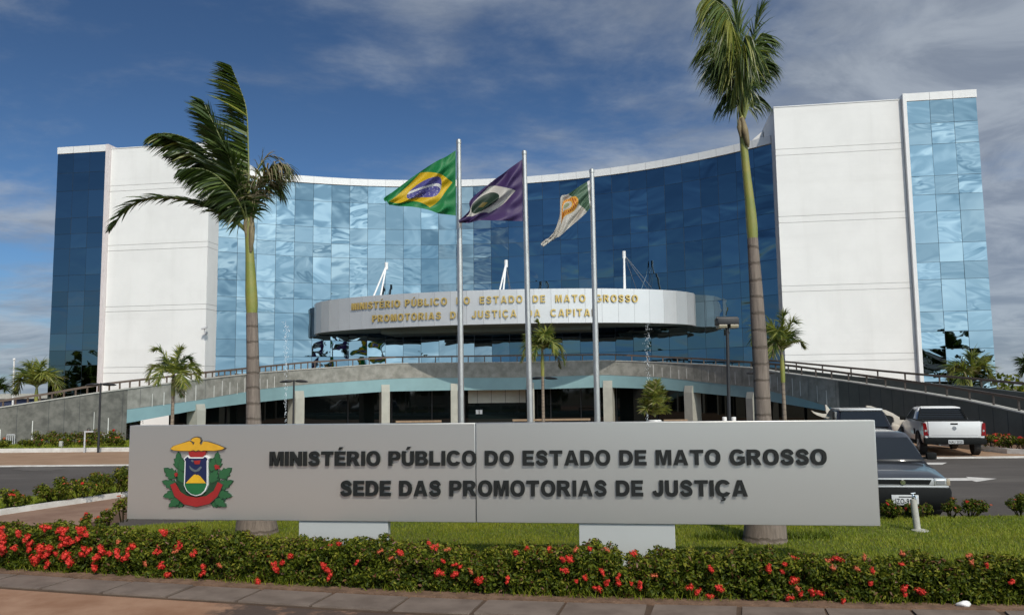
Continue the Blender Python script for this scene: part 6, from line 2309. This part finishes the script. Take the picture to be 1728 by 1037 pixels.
for s_ in (-1, 1): b.tube([(s_ * 0.35, 1.06, 0.945), (s_ * 0.05, 1.15, 1.0), (s_ * -0.25, 1.12, 0.985)], 0.01, 5)
b.build('wiper', M['black_plastic'], car, local=True)

# white pickup seen from behind
pk = at(1613, 768, 24.7)
pick = thing('pickup_truck', 'small white pickup truck with black plastic bumper seen from behind', 'pickup truck', (pk.x, pk.y, 0.02), R(-15.5))
ORG[pick.name] = None
b = MB()
b.loft([ring(0.80, 0.42, 1.02, 0.0, 0.0, 0.97), ring(0.825, 0.36, 1.04, 0.10, 0.0, 0.97), ring(0.83, 0.30, 1.03, 1.0, 0, .97), ring(0.83, 0.28, 1.02, 1.75, 0, .97), ring(0.83, 0.28, 1.0, 2.9, 0.0, .95), ring(0.82, 0.28, 0.98, 3.2, 0.02), ring(0.80, 0.26, 0.88, 3.9, 0.03), ring(0.74, 0.28, 0.74, 4.3, 0.02), ring(0.62, 0.36, 0.62, 4.42)])
b.build('body', M['paint_white'], pick, smooth=35, local=True)
greenhouse(pick, (1.55, 3.15, 0.78, 1.0), (1.78, 2.55, 0.60, 1.41), M['paint_white'], 'cab')
quad_panel(pick, 'rear_window', [(-0.70, 1.515, 1.04), (0.70, 1.515, 1.04), (0.585, 1.69, 1.375), (-0.585, 1.69, 1.375)], M['car_glass'], 0.02)
b = MB()
for k in range(6):
    zz_ = 1.07 + 0.055 * k
    w_ = 0.69 - 0.018 * k
    b.tube([(-w_, 1.44 + 0.026 * k, zz_), (w_, 1.44 + 0.026 * k, zz_)], 0.014, 6)
for s_ in (-1, 1): b.tube([(s_ * 0.70, 1.42, 1.02), (s_ * 0.585, 1.60, 1.40)], 0.022, 6)
b.build('window_guard', M['black_plastic'], pick, local=True)
b = MB()
b.tube([(-0.55, 1.85, 1.46), (-0.5, 1.83, 1.475), (0.5, 1.83, 1.475), (0.55, 1.85, 1.46)], 0.022, 8)
b.tube([(-0.56, 1.85, 1.455), (-0.56, 2.5, 1.455)], 0.018, 6); b.tube([(0.56, 1.85, 1.455), (0.56, 2.5, 1.455)], 0.018, 6)
b.build('roof_rack', M['black_plastic'], pick, smooth=40, local=True)
for s_ in (-1, 1):
    quad_panel(pick, 'side_window', [(s_ * 0.79, 1.85, 1.04), (s_ * 0.79, 2.85, 1.04), (s_ * 0.645, 2.45, 1.36), (s_ * 0.645, 1.92, 1.36)], M['car_glass'], 0.01)
    b = MB(); b.bbox((min(s_ * .82, s_ * 1.0), 2.75, 0.98), (max(s_ * .82, s_ * 1.0), 2.84, 1.12), 0.03); b.build('wing_mirror', M['black_plastic'], pick, smooth=40, local=True)
    b = MB()
    b.loft([[(s_ * (0.70 + 0.02 * kk), -0.03, zz_), (s_ * 0.835, -0.005, zz_), (s_ * 0.85, 0.20, zz_), (s_ * 0.74, 0.1, zz_)] for kk, zz_ in enumerate((0.62, 0.70, 0.88, 0.985))])
    tl = b.build('tail_light', M['red_lens'], pick, smooth=30, local=True)
    b = MB(); b.tube([(s_ * 0.775, -0.025, 0.76), (s_ * 0.775, -0.012, 0.76)], [0.030, 0.035], 12); b.build('lens', M['clear_lens'], tl, local=True)
    for yy in (0.85, 3.55):
        arch(pick, s_ * 0.835, yy, 0.38, s_, M['black_plastic'])
        wheel(pick, s_ * 0.83, yy, 0.30, 0.19, s_)
    b = MB(); b.bbox((min(s_ * .80, s_ * .85), 1.25, 0.30), (max(s_ * .80, s_ * .85), 3.1, 0.42), 0.015); b.build('side_skirt', M['black_plastic'], pick, smooth=40, local=True)
    b = MB(); b.bbox((min(s_ * .835, s_ * .85), 1.30, 0.60), (max(s_ * .835, s_ * .85), 1.42, 0.78), 0.005); b.build('vent', M['black_plastic'], pick, smooth=40, local=True)
b = MB(); b.bbox((-0.70, -0.035, 0.56), (0.70, 0.03, 1.035), 0.012)
tg = b.build('tailgate', M['paint_white'], pick, smooth=40, local=True)
b = MB(); b.bbox((-0.10, -0.042, 0.94), (0.10, -0.03, 0.985), 0.005); b.build('handle', M['black_plastic'], tg, local=True)
b = MB(); b.tube([(0, -0.045, 0.835), (0, -0.034, 0.835)], [0.055, 0.06], 20); b.box((-0.035, -0.05, 0.825), (0.035, -0.044, 0.845)); b.build('badge', M['rim'], tg, smooth=40, local=True)
b = MB(); b.box((-0.62, -0.038, 0.625), (0.62, -0.034, 0.632)); b.build('crease', M['joint_soft'], tg, local=True)
b = MB(); b.bbox((-0.66, 0.0, 1.036), (0.66, 0.06, 1.065), 0.008); b.bbox((-0.83, 0.06, 1.03), (-0.76, 1.6, 1.06), 0.008); b.bbox((0.76, 0.06, 1.03), (0.83, 1.6, 1.06), 0.008); b.bbox((-0.76, 0.06, 1.04), (0.76, 1.55, 1.05), 0.004); b.build('bed_cover', M['black_plastic'], pick, local=True)
b = MB(); b.bbox((-0.83, -0.10, 0.36), (0.83, 0.14, 0.555), 0.04); bp2 = b.build('bumper', M['black_plastic'], pick, smooth=40, local=True)
b = MB(); b.tube([(-0.42, -0.06, 0.36), (-0.42, 0.3, 0.36)], 0.04, 10); b.build('exhaust', M['chrome'], pick, smooth=40, local=True)
b = MB(); b.bbox((-0.2, -0.125, 0.385), (0.2, -0.10, 0.495), 0.004); pl = b.build('number_plate', M['plate'], pick, local=True)
plate_text(pl, 'NAU 2028', -0.175, 0.175, 0.40, 0.475, -0.1275, 1)

# black hatchback behind the sign
hk = at(1462, 768, 23.8)
hat = thing('parked_car', 'black hatchback with pale roof and red tail light behind the sign', 'car', (hk.x, hk.y, 0.02), R(-12))
ORG[hat.name] = None
b = MB()
b.loft([ring(0.74, 0.34, 0.84, 0.0, 0.0), ring(0.80, 0.26, 0.90, 0.08, 0.0), ring(0.82, 0.22, 0.93, 0.8), ring(0.82, 0.22, 0.93, 2.4), ring(0.82, 0.22, 0.90, 2.7), ring(0.79, 0.24, 0.78, 3.5, 0.03), ring(0.66, 0.3, 0.62, 3.85)])
b.build('body', M['paint_black'], hat, smooth=35, local=True)
greenhouse(hat, (0.12, 2.85, 0.76, 0.90), (0.52, 2.0, 0.60, 1.40), M['paint_black'], 'cabin')
b = MB(); b.bbox((-0.60, 0.44, 1.385), (0.60, 2.0, 1.455), 0.03); b.build('roof', M['paint_silver'], hat, smooth=40, local=True)
quad_panel(hat, 'rear_window', [(-0.66, 0.105, 0.94), (0.66, 0.105, 0.94), (0.545, 0.455, 1.36), (-0.545, 0.455, 1.36)], M['car_glass'], 0.02)
for s_ in (-1, 1):
    b = MB(); b.bbox((min(s_ * .58, s_ * .80), -0.03, 0.70), (max(s_ * .58, s_ * .80), 0.14, 0.86), 0.02); b.build('tail_light', M['red_lens'], hat, smooth=40, local=True)
    for yy in (0.65, 3.05):
        arch(hat, s_ * 0.82, yy, 0.36, s_, M['paint_black'])
        wheel(hat, s_ * 0.82, yy, 0.29, 0.18, s_)
b = MB(); b.bbox((-0.8, -0.09, 0.3), (0.8, 0.15, 0.55), 0.04); b.build('bumper', M['paint_black'], hat, smooth=40, local=True)
b = MB(); b.bbox((-0.5, -0.02, 0.885), (0.5, 0.03, 0.905), 0.005); b.build('chrome_strip', M['chrome'], hat, local=True)

# far background on both sides
b = MB()
c0 = at(20, 668, 75.0)
t = thing('warehouse', 'low far building with pale roof edge left of the glass bay', 'building', (c0.x, 75, 0))
b.box((c0.x - 14, 74, -0.3), (c0.x + 5.5, 84, 2.0)); b.build('wall', mat('dusk_blue_wall', (0.03, 0.04, 0.09), 0.7), t)
b = MB(); b.box((c0.x - 14.3, 73.7, 2.0), (c0.x + 5.8, 84.3, 2.45)); b.build('roof', M['cap'], t)
n = 2600
xs = nrng.uniform(27, 60, n)
P = np.stack([xs, 70 + nrng.normal(0, 1.5, n), np.abs(nrng.random(n)) * (2.6 + 0.6 * np.sin(xs * 0.8))], 1)
o = leaf_cloud(P, nrng.normal(size=(n, 3)), 0.5, HEDGE, [0.35, 0.45, 0.2, 0.0], 'far_bushes', None, 0.7)
tag(o, 'far green bushes beyond the right ramp', 'bushes', kind='stuff')
